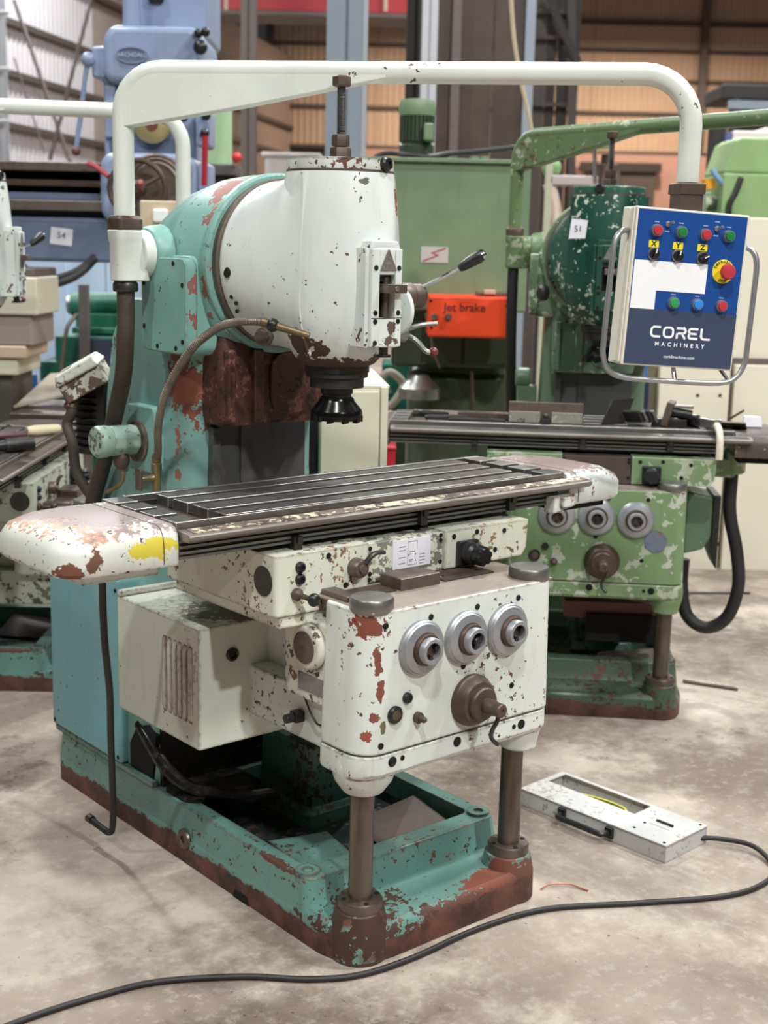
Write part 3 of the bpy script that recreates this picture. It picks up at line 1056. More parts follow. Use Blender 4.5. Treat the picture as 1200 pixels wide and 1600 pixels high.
    g.prism([(.10, .842), (.366, .842), (.382, .862), (.386, .935), (.10, .937)], 'y', .18, .64)
    g.box(-.36, .34, .30, .60, .84, .945)
    saddle = part('saddle', g, pal['saddle'], root, .005)
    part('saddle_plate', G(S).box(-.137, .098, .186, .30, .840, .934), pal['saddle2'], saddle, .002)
    part('side_disc', G(S).lathe([(.034, 0), (.034, .002), (.001, .002)], (-.400, .226, .876), (-1, 0, 0), 28), M['steel_dark'], saddle)
    for z in (.908, .881):
        part('plug', G(S).lathe([(.0125, -.001), (.0125, .006), (.009, .011), (.005, .011), (.005, .007), (.001, .007)], (-.335, .18, z), (0, -1, 0), 20), M['black'], saddle)
    part('knob_stem', G(S).lathe([(.014, -.001), (.014, .01), (.0065, .016), (.006, .05)], (-.345, .18, .848), (.15, -1, -.06), 16), M['bronze'], saddle)
    part('ball_knob', G(S).sph((-.336, .125, .845), .0155, 18, (1, .8, 1)), M['black'], saddle)
    part('lever_boss', G(S).lathe([(.023, -.001), (.023, .02), (.019, .027), (.011, .028), (.010, .034), (.001, .034)], (-.178, .18, .886), (0, -1, 0), 24), M['steel_brown'], saddle)
    part('clamp_lever', G(S).tube([(-.168, .155, .898), (-.155, .15, .915), (-.14, .147, .921), (-.118, .147, .919)], lambda t: .0075 - .003 * t, 8, 4), M['steel_dark'], saddle)
    screws(saddle, [Vector((x, .1795, z)) + Vector(S) for x, z in ((-.255, .923), (-.205, .848), (-.27, .82), (.128, .92), (.3, .915), (.205, .923), (.27, .87))], (0, -1, 0), .0068)
    screws(saddle, [Vector((x, .1855, z)) + Vector(S) for x, z in ((-.130, .922), (-.13, .862), (-.131, .848), (.09, .915), (.09, .862), (.09, .927))], (0, -1, 0), .0055)
    if main:
        part('dial_plate', G(S).box(-.063, .055, .1825, .186, .862, .931), M['paper'], saddle)
        g = G(S)
        fm = frame((-.004, .1825, .8965), (1, 0, 0), (0, 0, 1))
        strokes(g, [[(-.013, -.028), (.016, -.028), (.016, .028), (-.013, .028), (-.013, -.028)]], .0007, .0004, fm)
        for k, (x, y, w) in enumerate(((-.040, .018, .02), (-.040, .009, .02), (-.040, -.008, .02), (-.040, -.022, .02), (.023, -.006, .018), (.023, -.013, .018), (.023, -.021, .018), (.023, -.028, .014),
                                       (-.009, .003, .018), (-.009, -.002, .006), (-.009, -.016, .012), (-.009, -.020, .009))):
            strokes(g, [[(x, y), (x + w, y)]], .0011, .0004, fm)
        for x, y in ((-.010, -.004), (.011, -.004), (.011, -.019)):
            strokes(g, [[(x - .0014, y), (x + .0014, y)]], .003, .0004, fm)
        part('plate_print', g, M['ink'], saddle)
    part('switch_base', G(S).box(.135, .20, .165, .18, .846, .908), M['black'], saddle, .004)
    g = G(S).lathe([(.029, 0), (.027, .020), (.020, .026), (.020, .036)], (.167, .165, .878), (0, -1, 0), 24)
    part('switch_collar', g, M['black'], saddle)
    g = G(S)
    rg = lambda y, k: [(.167 + (r_ * k) * math.cos(a), y, .878 + (r_ * k) * math.sin(a)) for a, r_ in [(2 * math.pi * i / 30, .0245 if (i % 5) < 3 else .0205) for i in range(30)]]
    g.loft([rg(.134, .92), rg(.130, 1), rg(.112, 1), rg(.108, .92)])
    part('switch_knob', g, M['black'], saddle)
    # ---- table
    g = G(T)
    x0, x1 = -.615, .545
    g.box(x0, x1, .232, .555, .955, 1.004)
    table = part('table', g, M['table_side'], root, .003)
    # ledge (coolant gutter) along the front
    g = G(T)
    g.prism([(.196, .992), (.240, .990), (.240, 1.014), (.196, 1.011), (.188, 1.006), (.188, .998)], 'x', x0 + .004, x1 + .09)
    part('table_ledge', g, M['ledge_steel'], table, .003)
    part('ledge_paint', G(T).prism([(.1955, 1.0105), (.231, 1.0130), (.231, 1.0152), (.1955, 1.0125)], 'x', x0 + .02, x1 + .08), pal['ledge'], table)
    g = G(T).prism([(.55, .99), (.585, .996), (.585, 1.012), (.55, 1.018)], 'x', x0 + .01, x1 + .08)
    part('table_ledge', g, M['table_side'], table, .002)
    for k, z in enumerate((.990, .9775, .965, .9545)):
        part('table_rib', G(T).prism([(.226, z - .0028), (.240, z - .0045), (.240, z + .0045), (.226, z + .0028)], 'x', x0 + .002, x1), M['table_rib'], table)
    part('groove_shade', G(T).box(x0 + .002, x1, .2285, .234, .951, .995), M['matte'], table)  # matte black strip: shade between the ribs put into colour
    ys = [(.252, .302), (.326, .388), (.410, .472), (.494, .545)]
    part('slot_floor', G(T).box(x0 + .01, x1 - .01, .236, .565, .998, 1.0045), M['slot'], table)
    for k, (a, b) in enumerate(ys):
        part('table_land', G(T).box(x0 + .135, x1 - .075, a, b, 1.003, 1.030), M['tabletop'], table, .0018)
        part('slot_lip', G(T).box(x0 + .136, x1 - .076, a - .008, b + .008, 1.002, 1.009), M['slot'], table)
        part('end_land', G(T).box(x0, x0 + .058, a - (.012 if k == 0 else 0), b + (.012 if k == 3 else 0), 1.008, 1.030), M['tabletop'], table, .0018)
        part('end_land', G(T).box(x1 - .03, x1 + .035, a - (.012 if k == 0 else 0), b + (.012 if k == 3 else 0), 1.008, 1.030), M['tabletop'], table, .0018)
    part('table_rail', G(T).box(x0, x1 + .03, .236, .243, 1.008, 1.030), M['tabletop'], table, .0015)
    part('table_rail', G(T).box(x0 + .06, x1 + .03, .560, .572, 1.008, 1.030), M['tabletop'], table, .0015)
    for x, z in ((-.315, .952), (.06, .972), (.36, .975)):
        part('trip_dog', G(T).box(x - .011, x + .011, .212, .232, z - .022, z + .016).box(x - .006, x + .008, .205, .214, z + .0, z + .018), M['steel_dark'], table, .0015)
    # end caps
    for sx in (-1, 1):
        xi = x0 - .001 if sx < 0 else x1 + .036
        ln = .268 if sx < 0 else .245
        o = lambda d, e, r: [(xi + sx * px, py) for px, py in ([(0, .222 + e), (ln - r - d, .222 + e)] + [(ln - d - r + r * math.sin(t), .222 + e + r - r * math.cos(t)) for t in (.4, .8, 1.2, 1.5708)] + [(ln - d, .565 - r - e)] + [(ln - d - r + r * math.cos(t), .565 - e - r + r * math.sin(t)) for t in (.4, .8, 1.2, 1.5708)] + [(0, .565 - e)])]
        g = G(T)
        g.plan([(o(.01, .004, .07), .940), (o(0, 0, .07), .948), (o(0, .0, .07), .985), (o(.012, .004, .08), 1.008), (o(.04, .014, .09), 1.022), (o(.075, .03, .09), 1.027)])
        part('end_cap', g, pal['cap'] if sx < 0 else pal['cap2'], table, .003, sharp=60)
        part('cap_joint', G(T).prism([(.2212, .948), (.2212, .985), (.2252, 1.008), (.2352, 1.0223), (.2515, 1.0276), (.535, 1.0276), (.551, 1.0223), (.5612, 1.008), (.5658, .985), (.5658, .948)], 'x', min(xi + sx * .036, xi + sx * .0378), max(xi + sx * .036, xi + sx * .0378)), M['bronze'], table)
        g = G(T).box(min(xi + sx * .02, xi + sx * .2), max(xi + sx * .02, xi + sx * .2), .27, .42, .915, .942)
        part('cap_bracket', g, BODY if sx < 0 else M['matte'], table, .004)
    if main:
        g = G(T).prism([(.50, .93), (.585, .945), (.585, .975), (.50, .975)], 'y', .20, .235)
        g.box(.525, .56, .19, .21, .945, .972)
        part('limit_stop', g, BODY, table, .003)

    # ---- pendant arm: socket, collar, swan-neck pipe with gusset
    px, py = -.335, .935
    g = G().lathe([(.078, 0), (.072, .04), (.064, .05)], (px + .115, py + .015, 1.572), (-1, 0, 0), 32)
    part('arm_flange', g, pal['ram'], ram, .004)
    g = G().lathe([(.062, 0), (.058, .03)], (px + .066, py + .012, 1.572), (-1, 0, 0), 32)
    g.plan([(rrect(px - .033, px + .06, py - .034, py + .034, .02, 4), 1.505), (rrect(px - .033, px + .04, py - .034, py + .034, .02, 4), 1.60), (rrect(px - .035, px + .037, py - .037, py + .037, .02, 4), 1.607), (rrect(px - .037, px + .038, py - .038, py + .038, .02, 4), 1.632)])
    socket = part('arm_socket', g, pal['arm'], root, .004)
    g = G().plan([(rrect(px - .035, px + .036, py - .036, py + .036, .012, 3), 1.633), (rrect(px - .035, px + .036, py - .036, py + .036, .012, 3), 1.658), (rrect(px - .029, px + .03, py - .03, py + .03, .012, 3), 1.667)])
    part('arm_collar', g, M['bronze'], socket, .002)
    end = Vector(arm_end or (.60, -.085, 2.016))
    d = (Vector((end.x, end.y, 0)) - Vector((px, py, 0)))
    L = d.length
    d.normalize()
    A = Vector((px, py, 0))
    R = .10
    zt = 2.016
    pts = [A + Vector((0, 0, 1.66)), A + Vector((0, 0, 1.80))]
    for i in range(9):
        t = math.pi / 2 * i / 8
        pts.append(A + d * (R - R * math.cos(t)) + Vector((0, 0, zt - R + R * math.sin(t))))
    for i in range(1, 6):
        pts.append(A + d * (R + (L - 2 * R) * i / 6) + Vector((0, 0, zt)))
    R2 = .115
    for i in range(9):
        t = math.pi / 2 * i / 8
        pts.append(A + d * (L - R2 + R2 * math.sin(t)) + Vector((0, 0, zt - R2 + R2 * math.cos(t))))
    pts.append(A + d * L + Vector((0, 0, arm_z)))
    g = G().tube(pts, .0262, 24, 1, smooth=False)
    armo = part('pendant_arm', g, pal['arm'], root, sharp=60)
    g = G(mat=frame(A, d, (0, 0, 1)))
    gp = [(.001, zt - .137), (.30, zt - .086), (.66, zt - .016), (.66, zt), (.10, zt)] + [(R - R * math.sin(t), zt - R + R * math.cos(t)) for t in (.3, .6, .9, 1.2, 1.5)]
    g.loft([[(a_, b_, s_ * .0250) for a_, b_ in gp] for s_ in (-1, 1)])
    part('arm_gusset', g, pal['arm'], armo, .004, 2)
    for q in (ram, head, socket, armo):
        q.location.z = hz
    return root, dict(knee=knee, table=table, saddle=saddle, head=head, column=column, ram=ram, base=base, end=A + d * L, socket=socket, arm=armo)
# ---------------------------------------------------------------- palettes
M['black_gloss'] = plain('black_cutter', '#1c1b1b', .22, .6, var=.2)
M['oily_black'] = paint('oily_black', '#1d1c1a', .56, (lin('#0e0d0c'), lin('#3a2a22')), 0, rough=.3, off=(60, 1, 1))
M['bar'] = metal('dull_steel_bar', '#a6a8aa', .36, .25, met=.75)
M['red_knob'] = plain('dark_red_knob', '#6b2a28', .35)
M['pan_sheet'] = plain('rusty_brown_sheet', '#4a3d36', .6, var=.3, scale=20)
M['plate_grey'] = metal('engraved_plate', '#8b8b8a', .45, .3, met=.5)
M['ink_brown'] = plain('worn_engraving', '#6a5a52', .7)
M['steel_cap'] = metal('cap_steel', '#83807c', .36, .4, met=.75)
M['table_side'] = metal('table_side_steel', '#2c2b2a', .5, .5, met=.4)
M['table_rib'] = metal('table_rib_steel', '#747473', .40, .5, sc=(.1, 1, 1), met=.7)

CHW = (lin('#4b3d33'), lin('#6a4635'))
TURQ, TURQ2, WHITE, CREAM = '#789f98', '#74a6ab', '#d6dbd4', '#dcdccb'
palA = dict(
    body=paint('white_machine_paint', WHITE, .672, CHW, .9, blobs=(
        ((-.29, -.005, .80), (.05, .05, .032), '#7e4434'), ((-.268, -.018, .735), (.010, .03, .05), '#7f4a3c'), ((-.262, -.02, .665), (.009, .02, .022), '#7f4a3c'),
        ((-.275, -.02, .60), (.012, .02, .009), '#7f4a3c'), ((-.29, -.015, .562), (.012, .02, .015), '#94503c'), ((-.252, -.02, .575), (.006, .02, .014), '#6f6a44'), ((.27, -.02, .72), (.006, .02, .02), '#7f4a3c'))),
    col=paint('turquoise_column_paint', TURQ, .70, CHW, .5, off=(2, 0, 0), blobs=(
        ((-.215, .90, 1.09), (.04, .016, .05), '#8a5a50'), ((-.215, .90, 1.0), (.04, .012, .012), '#8a5a50'), ((-.20, .855, 1.225), (.05, .075, .095), '#7a4331'), ((-.20, .80, 1.16), (.05, .05, .05), '#7a4331'))),
    ram=paint('turquoise_ram_paint', '#7da9a0', .685, (lin('#2f3a36'), lin('#7a4a40')), .5, off=(5, 1, 0), blobs=(
        ((-.12, .79, 1.735), (.06, .035, .05), '#93645a'), ((-.17, .77, 1.655), (.03, .02, .02), '#8a5a50'), ((-.23, .745, 1.50), (.03, .010, .03), '#8a5a50'), ((-.23, .75, 1.42), (.03, .008, .02), '#8a5a50'))),
    door=paint('blue_teal_door_paint', TURQ2, .74, CHW, .35, off=(8, 2, 0)),
    base=paint('turquoise_base_paint', '#678f86', .665, (lin('#3f3129'), lin('#6e4232')), .9, zrust=(.056, .075), off=(1, 6, 0), rough=.3, streak=.55, blobs=(((0, .0, .03), (.36, .03, .055), '#5f3f33'), 
        ((.15, .03, .095), (.10, .03, .03), '#7a4536'), ((-.25, .04, .045), (.15, .16, .075), '#4a332a'), ((.28, .05, .06), (.07, .09, .05), '#6a4438'), ((-.305, .28, .15), (.02, .10, .008), '#5c3d31'))),
    boss=paint('rusty_boss', '#4b352b', .67, (lin('#6b948a'), lin('#6e4a3a')), 0, off=(70, 1, 0), scale=.6, rough=.45),
    pan=paint('oily_pan', '#1f2b27', .56, (lin('#1d1a17'), lin('#3d2a20')), 0, rough=.25, off=(4, 4, 1)),  # oily, and darkened further to stand for shade in the pan
    oily=paint('oily_teal', '#41635a', .60, (lin('#1c1a17'), lin('#33261e')), .6, rough=.25, off=(4, 9, 1), streak=.7),  # oil grime plus painted-in shade of the base interior
    throat=paint('rusty_throat', '#4a2a21', .56, (lin('#231915'), lin('#74463a')), .5, off=(3, 3, 3), rough=.5),
    head=paint('white_head_paint', '#d6dcd8', .695, CHW, 0, off=(6, 5, 2), blobs=(
        ((-.06, .40, 1.322), (.12, .14, .018), '#4c3a30'), ((-.14, .46, 1.375), (.03, .04, .035), '#49352c'), ((-.10, .42, 1.36), (.02, .03, .02), '#49352c'), ((.09, .36, 1.72), (.012, .03, .035), '#8c4a3c'), ((.10, .35, 1.745), (.02, .03, .012), '#8c4a3c'),
        ((.02, .31, 1.41), (.016, .02, .018), '#5a4a3e'), ((.01, .31, 1.385), (.026, .02, .011), '#5a4a3e'), ((-.05, .33, 1.39), (.006, .03, .03), '#5a3c2e'), ((-.03, .36, 1.752), (.012, .03, .008), '#5c6258'))),
    headring=paint('white_ring_paint', WHITE, .60, CHW, .9, off=(2, 2, 6)),
    gear=paint('chipped_gear_cover', '#cfcfbf', .565, (lin('#54473c'), lin('#6a5a4a')), .9, off=(7, 1, 4), scale=.7),
    cover=paint('cream_cover_paint', '#d0d3c5', .72, CHW, .8, off=(3, 8, 1), blobs=(((-.30, .60, .716), (.16, .2, .006), '#b5b09c', 'under'), ((-.27, .58, .714), (.09, .10, .006), '#6d695e'), ((-.425, .50, .60), (.006, .035, .07), '#a7a496', 'under'))),
    saddle=paint('chipped_saddle_paint', '#d6d8c6', .63, (lin('#5b4c40'), lin('#8a6c4c')), 1.0, off=(1, 9, 3)),
    saddle2=paint('worn_saddle_plate', '#d5d6c0', .49, (lin('#77756c'), lin('#7d7b72')), .6, off=(2, 9, 3), scale=.8),
    ledge=paint('chipped_ledge_paint', '#c9c2a4', .46, (lin('#6e6057'), lin('#4b3d35')), 1.0, off=(4, 9, 3)),
    cap=paint('worn_cap_paint', '#d6d8cf', .64, (lin('#6a3a2e'), lin('#5a4436')), .8, off=(1, 1, 7), blobs=(
        ((-.74, .42, 1.03), (.17, .19, .022), '#b98d74', 'under'), ((-.69, .41, 1.03), (.13, .16, .02), '#8d7f7e', 'under'),
        ((-.86, .245, .952), (.022, .03, .014), '#6d4334'), ((-.81, .225, .972), (.012, .03, .018), '#6d4a3a'), ((-.69, .222, .985), (.045, .02, .02), '#c9b93c'))),
    cap2=paint('worn_cap_paint_right', '#d9dedc', .66, (lin('#7a5a54'), lin('#5a4436')), .8, off=(1, 4, 7), blobs=(((.70, .42, 1.03), (.2, .22, .02), '#8c7670', 'under'), ((.80, .26, 1.012), (.06, .08, .012), '#7d5a55'))),
    arm=paint('white_pipe_paint', '#d6dad2', .73, CHW, 0, off=(9, 0, 2), rough=.35, streak=.12))

GRN, DGRN = '#708a62', '#14473a'
LCH = (lin('#c9cdbb'), lin('#4a4238'))
gbody = paint('green_machine_paint', GRN, .575, (lin('#b4b9a8'), lin('#a3a994')), .6, off=(11, 2, 0), scale=.3, blobs=(((.30, .16, .915), (.05, .03, .03), '#5a2a22'),))
palB = dict(body=gbody, col=paint('green_column_paint', '#627a60', .72, LCH, .4, off=(12, 3, 0)), ram=paint('green_ram_paint', '#6a8460', .62, LCH, .5, off=(13, 3, 0), scale=.6),
            door=paint('green_door_paint', '#587358', .74, LCH, .3, off=(14, 2, 0)), base=paint('green_base_paint', '#4d6050', .60, (lin('#3f3129'), lin('#5e3a2e')), .9, zrust=(.05, .10), off=(15, 6, 0), rough=.3, streak=.5),
            pan=palA['pan'], boss=palA['boss'], oily=palA['oily'], throat=paint('green_throat_paint', '#5c7660', .66, LCH, .4, off=(16, 2, 0)), head=paint('dark_green_head_paint', DGRN, .605, (lin('#c3cdbd'), lin('#b4bfae')), 0, off=(17, 2, 0), scale=.75),
            headring=paint('dark_green_ring_paint', '#2a5e50', .56, (lin('#9fb3a6'), lin('#c3cdbd')), .6, off=(17, 5, 0)), gear=gbody, cover=gbody, saddle=gbody, saddle2=M['pan_sheet'], ledge=M['table_rib'],  # saddle2 is dark in place of the shaded opening mid-saddle
            cap=paint('dark_cap_paint', '#544b47', .66, (lin('#b9b3a6'), lin('#8d7f7c')), .5, off=(18, 2, 0), blobs=(((0, .40, 1.03), (2, .17, .016), '#93858a', 'under'),)), cap2=None, arm=paint('green_pipe_paint', '#627a52', .62, (lin('#a8ad96'), lin('#5a4436')), .5, off=(19, 2, 0), scale=.6))
palB['cap2'] = palB['cap']
cbody = paint('old_cream_paint', '#c3c7b4', .60, (lin('#6a6f62'), lin('#4f4a40')), .8, off=(21, 2, 0), scale=.7)
palC = dict(body=cbody, col=palA['col'], ram=palA['ram'], door=palA['door'], base=palA['base'], pan=palA['pan'], boss=palA['boss'], oily=palA['oily'], throat=palA['throat'], head=palA['head'], headring=palA['headring'], gear=cbody, cover=cbody, saddle=cbody, saddle2=cbody,
            ledge=M['steel_brown'], cap=palB['cap'], cap2=palB['cap'], arm=palA['arm'])

rootA, A_ = mill('white and turquoise milling machine with a blue control panel, foremost of the machines', (2.04, 2.12, 0), 0, palA)
rootB, B_ = mill('green milling machine with dark green head, behind the control panel', (3.452, 2.932, 0), math.radians(-45.5), palB, kz=-.02, sy=-.10, tx=-.13, main=False, hz=.03)
rootC, C_ = mill('cream milling machine cut off by the left edge of the picture', (2.385, 4.42, 0), math.radians(50), palC, kz=-.16, tx=-.12, main=False, arm_end=(-.10, -.30, 2.016), hz=.03, arm_z=1.55)

# ---------------------------------------------------------------- control panel on the arm
blue = plain('panel_blue', '#12478f', .35, var=.04)
navy = plain('panel_navy', '#3a4560', .4, var=.04)
pcream = plain('panel_cream', '#dcd8c8', .45, var=.05, scale=4)
E = A_['end']
az = math.radians(242)
nrm = Vector((math.cos(az), math.sin(az), 0))
rgt = Vector((-nrm.y, nrm.x, 0))
up0 = Vector((0, 0, 1))
roll = math.radians(3.0)
rx = rgt * math.cos(roll) - up0 * math.sin(roll)
uy = rgt * math.sin(roll) + up0 * math.cos(roll)
pc = Vector((E.x, E.y, 1.520)) + nrm * .055 - rgt * .012
PM = frame(pc, rx, uy)
W2, H2 = .143, .184
g = G(mat=PM)
g.box(-W2, W2, -H2, H2, -.085, 0)
panel = part('control_panel', g, pcream, rootA, .003)
part('panel_hinge_rib', G(mat=PM).box(-W2 - .004, -W2, -H2 + .006, H2 - .004, -.05, -.035).box(-W2 - .004, -W2, -H2 + .006, H2 - .004, -.018, -.008), pcream, panel, .001)
SU = 1.08
part('blue_sheet', G(mat=PM).box(-.138, .137, -.050, .179, 0, .0008), blue, panel)
part('navy_sheet', G(mat=PM).box(-.137, .138, -.180, -.050, 0, .0012), navy, panel)
g = G(mat=PM)
pl = [(-.136, -.050), (-.075, -.050), (-.075, -.006), (.049, -.006), (.049, .0625), (-.136, .0625)]
g.loft([[(x, y, .0009) for x, y in pl], [(x, y, .0016) for x, y in pl]])
part('blank_paper', g, M['white'], panel)
bt = {'red': plain('button_red', '#b8323c', .4), 'green': plain('button_green', '#157a35', .4), 'blue': plain('button_blue', '#2f86dc', .4), 'yellow': plain('label_yellow', '#f0dc22', .5, var=.02)}
bt['green2'] = plain('button_green_light', '#259a58', .4)


def pb(x, y, col, r=.0142, h=.012):
    g = G(mat=PM).lathe([(r, 0), (r, h * .6), (r * .95, h), (r * .82, h), (r * .80, h * .7)], (x, y, 0), n=24)
    part('button_bezel', g, M['bar'], panel)
    g = G(mat=PM).lathe([(r * .80, h * .5), (r * .80, h * 1.15), (r * .72, h * 1.35), (.0005, h * 1.4)], (x, y, 0), n=24)
    o = part('push_button', g, bt[col], panel)
    o['label'] = {'red': 'red push button', 'green': 'green push button', 'green2': 'light green push button', 'blue': 'blue push button'}[col]


for x, y, c_ in ((-.0843, .1323, 'red'), (-.0273, .1327, 'green'), (.0294, .1312, 'red'), (.0849, .1321, 'green'), (-.0274, -.0315, 'green2'), (.0289, -.0315, 'blue'), (.0865, -.0313, 'red')):
    pb(x * SU, y, c_)
for x, y in ((-.0591, .1482), (.0562, .1471)):
    g = G(mat=PM).lathe([(.007, 0), (.007, .005), (.005, .007)], (x * SU, y, 0), n=6)
    g.lathe([(.0025, .006), (.0038, .022), (.003, .024)], (x * SU, y, 0), (.25, .2, 1), 10)
    part('toggle_switch', g, M['bar'], panel)
for (x, y), s_ in zip(((-.0866, .1006), (-.0302, .1005), (.0272, .1006)), 'XYZ'):
    part('axis_label', G(mat=PM).box(x * SU - .0125, x * SU + .0125, y - .008, y + .008, .0008, .003), bt['yellow'], panel)
    text('axis_letter', s_, .017, M['ink'], panel, PM @ Matrix.Translation((x * SU, y, .0031)), .0003, .0006)
for (x, y), a in zip(((-.0847, .0781), (-.0287, .0781), (.0295, .0767)), (80, 82, 30)):
    g = G(mat=PM).lathe([(.0152, 0), (.0152, .005), (.0142, .008), (.0132, .008), (.0132, .006)], (x * SU, y, 0), n=24)
    part('selector_bezel', g, M['bar'], panel)
    g = G(mat=PM @ Matrix.Translation((x * SU, y, 0)) @ Matrix.Rotation(math.radians(a), 4, 'Z'))
    g.lathe([(.013, .004), (.013, .010), (.0125, .011)], (0, 0, 0), n=20)
    g.box(-.0105, .0118, -.0042, .0042, .008, .017)
    o = part('selector_knob', g, M['black'], panel, .0012)
    g = G(mat=PM @ Matrix.Translation((x * SU, y, 0)) @ Matrix.Rotation(math.radians(a), 4, 'Z')).box(.001, .0119, -.0013, .0013, .0168, .0176)
    part('selector_pointer', g, M['white'], panel)
ex, ey = .0828 * SU, .0495
part('emergency_ring', G(mat=PM).lathe([(.028, 0), (.028, .002), (.027, .003), (.001, .003)], (ex, ey, 0), n=36), bt['yellow'], panel)
part('emergency_button', G(mat=PM).lathe([(.009, .002), (.009, .018), (.016, .020), (.0185, .024), (.0185, .030), (.016, .034), (.0005, .036)], (ex, ey, 0), n=28), bt['red'], panel)
for k, ch in enumerate('EMERGENCY'):
    a = math.radians(158 - k * 17)
    text('emergency_letter', ch, .0085, M['ink'], panel, PM @ Matrix.Translation((ex + .0228 * math.cos(a), ey + .0228 * math.sin(a), .0031)) @ Matrix.Rotation(a - math.pi / 2, 4, 'Z'), .0002, .0003)
for k, ch in enumerate('STOP'):
    a = math.radians(248 + k * 15)
    text('emergency_letter', ch, .0085, M['ink'], panel, PM @ Matrix.Translation((ex + .0228 * math.cos(a), ey + .0228 * math.sin(a), .0031)) @ Matrix.Rotation(a + math.pi / 2, 4, 'Z'), .0002, .0003)
# sign lettering
arc = lambda cx, cy, r, a0, a1, n=6: [(cx + r * math.cos(math.radians(a0 + (a1 - a0) * i / n)), cy + r * math.sin(math.radians(a0 + (a1 - a0) * i / n))) for i in range(n + 1)]
w_, h_, rr = .0235, .0225, .008
wide, gap = .0275, .0085
LM = PM @ Matrix.Translation((0, -.1128, .0012))
letters = {
    'C': [[(w_, h_)] + arc(rr, h_ - rr, rr, 90, 180) + arc(rr, rr, rr, 180, 270) + [(w_, 0)]],
    'O': [arc(rr, h_ - rr, rr, 90, 180) + arc(rr, rr, rr, 180, 270) + arc(w_ - rr, rr, rr, 270, 360) + arc(w_ - rr, h_ - rr, rr, 0, 90) + [(rr, h_)]],
    'R': [[(0, h_), (w_ - .006, h_)] + arc(w_ - .006, h_ - .006, .006, 90, -90) + [(.004, h_ - .012)], [(w_ - .009, h_ - .012), (w_, -.0025)], [(.002, h_ - .012), (.002, -.0025)]],
    'E': [[(w_, h_)] + arc(.0055, h_ - .0055, .0055, 90, 270) + [(w_ - .003, h_ / 2)], [(.0055, h_ / 2)] + arc(.0055, .0055, .0055, 90, 270) + [(w_, 0)]],
    'L': [[(0, h_ + .0025)] + [(0, rr)] + arc(rr, rr, rr, 180, 270) + [(w_, 0)]]}
tot = 5 * w_ + 4 * gap
for k, ch in enumerate('COREL'):
    g = G()
    strokes(g, [[(x - tot / 2 + k * (w_ + gap), y) for x, y in ln] for ln in letters[ch]], .0052, .0006, LM)
    part('logo_letter', g, M['white'], panel)
text('logo_lettering', 'MACHINERY', .0135, M['white'], panel, PM @ Matrix.Translation((0, -.1305, .0013)), .0003, .00025, 1.95)
text('web_address', 'corelmachine.com', .0108, M['white'], panel, PM @ Matrix.Translation((.002, -.159, .0013)), .0003, .0)
# tiny captions over the switches
g = G()
for x, y in ((-.0843, .152), (-.0273, .153), (.0294, .152), (.0849, .153), (-.0591, .132), (.0562, .131), (-.0274, -.0125), (.0289, -.0125), (.0865, -.0125), (.0562, .163)):
    strokes(g, [[(x * SU - .006, y), (x * SU + .006, y)]], .0028, .0003, PM @ Matrix.Translation((0, 0, .0008)))
part('caption_print', g, plain('caption_grey', '#8fa0c0', .6), panel)
# bumper bar round the panel
bar = [(-W2 - .004, .128, -.03), (-W2 - .03, .122, -.012), (-W2 - .046, .09, -.004), (-W2 - .048, 0, -.002), (-W2 - .048, -.12, -.002), (-W2 - .046, -.165, -.002), (-W2 - .028, -.200, -.002), (-W2 + .02, -.215, -.002),
       (0, -.217, -.002), (W2 - .03, -.215, -.002), (W2 + .012, -.200, -.002), (W2 + .032, -.165, -.002), (W2 + .034, -.12, -.002), (W2 + .034, 0, -.002), (W2 + .033, .075, -.004), (W2 + .02, .105, -.012), (W2 + .002, .112, -.03)]
part('bumper_bar', G(mat=PM).tube(bar, .0068, 12, 5), M['bar'], panel)
part('bar_stay', G(mat=PM).cyl((.0, -.184, -.02), (.0, -.215, -.004), .0055, 10), M['chrome'], panel)
part('bar_stay', G(mat=PM).cyl((W2 - .02, -.184, -.02), (W2 - .005, -.206, -.004), .0045, 10), M['chrome'], panel)
g = G(mat=Matrix.Translation((E.x, E.y, 0)) @ Matrix.Rotation(az, 4, 'Z'))
g.box(-.035, .035, -.033, .033, 1.742, 1.768).box(-.03, .03, -.03, .03, 1.70, 1.745)
part('panel_bracket', g, M['bronze'], panel, .003)

# ---------------------------------------------------------------- pipes, hoses and fittings of the foremost machine
px, py = -.335, .935
g = G()
pts = [(px, py, 1.51), (px, py, 1.43), (px, .94, 1.36), (px + .02, .99, 1.26), (-.285, 1.09, 1.15), (-.262, 1.175, 1.05), (-.255, 1.235, .96), (-.255, 1.28, .88), (-.25, 1.31, .78), (-.25, 1.31, .72)]
g.tube(pts, .0225, 16, 10)
cond = part('conduit', g, M['hose_brown'], rootA)
rings = spline(pts, 24)
me = mesh_of('conduit_ring', G().tube([(.0232 * math.cos(a), .0232 * math.sin(a), 0) for a in [i * math.pi / 8 for i in range(16)]], .0012, 5, 1, False, True))
g = G()
for i in range(4, len(rings) - 30, 1):
    t = (rings[i + 1] - rings[i - 1]).normalized()
    q = t.to_track_quat('Z', 'Y').to_matrix().to_4x4()
    q.translation = rings[i]
    for v in [q @ Vector((.0231 * math.cos(a), .0231 * math.sin(a), 0)) for a in (0,)]:
        pass
    g.m = q
    g.lathe([(.0220, -.003), (.0231, 0), (.0220, .003)], (0, 0, 0), n=16)
o = part('conduit_braid', g, M['hose_brown'], cond)
o['kind'] = 'stuff'
part('conduit_nut', G().lathe([(.03, 1.478), (.032, 1.482), (.032, 1.497), (.028, 1.505)], (px, py, 0), n=12), M['steel_dark'], cond, .002)
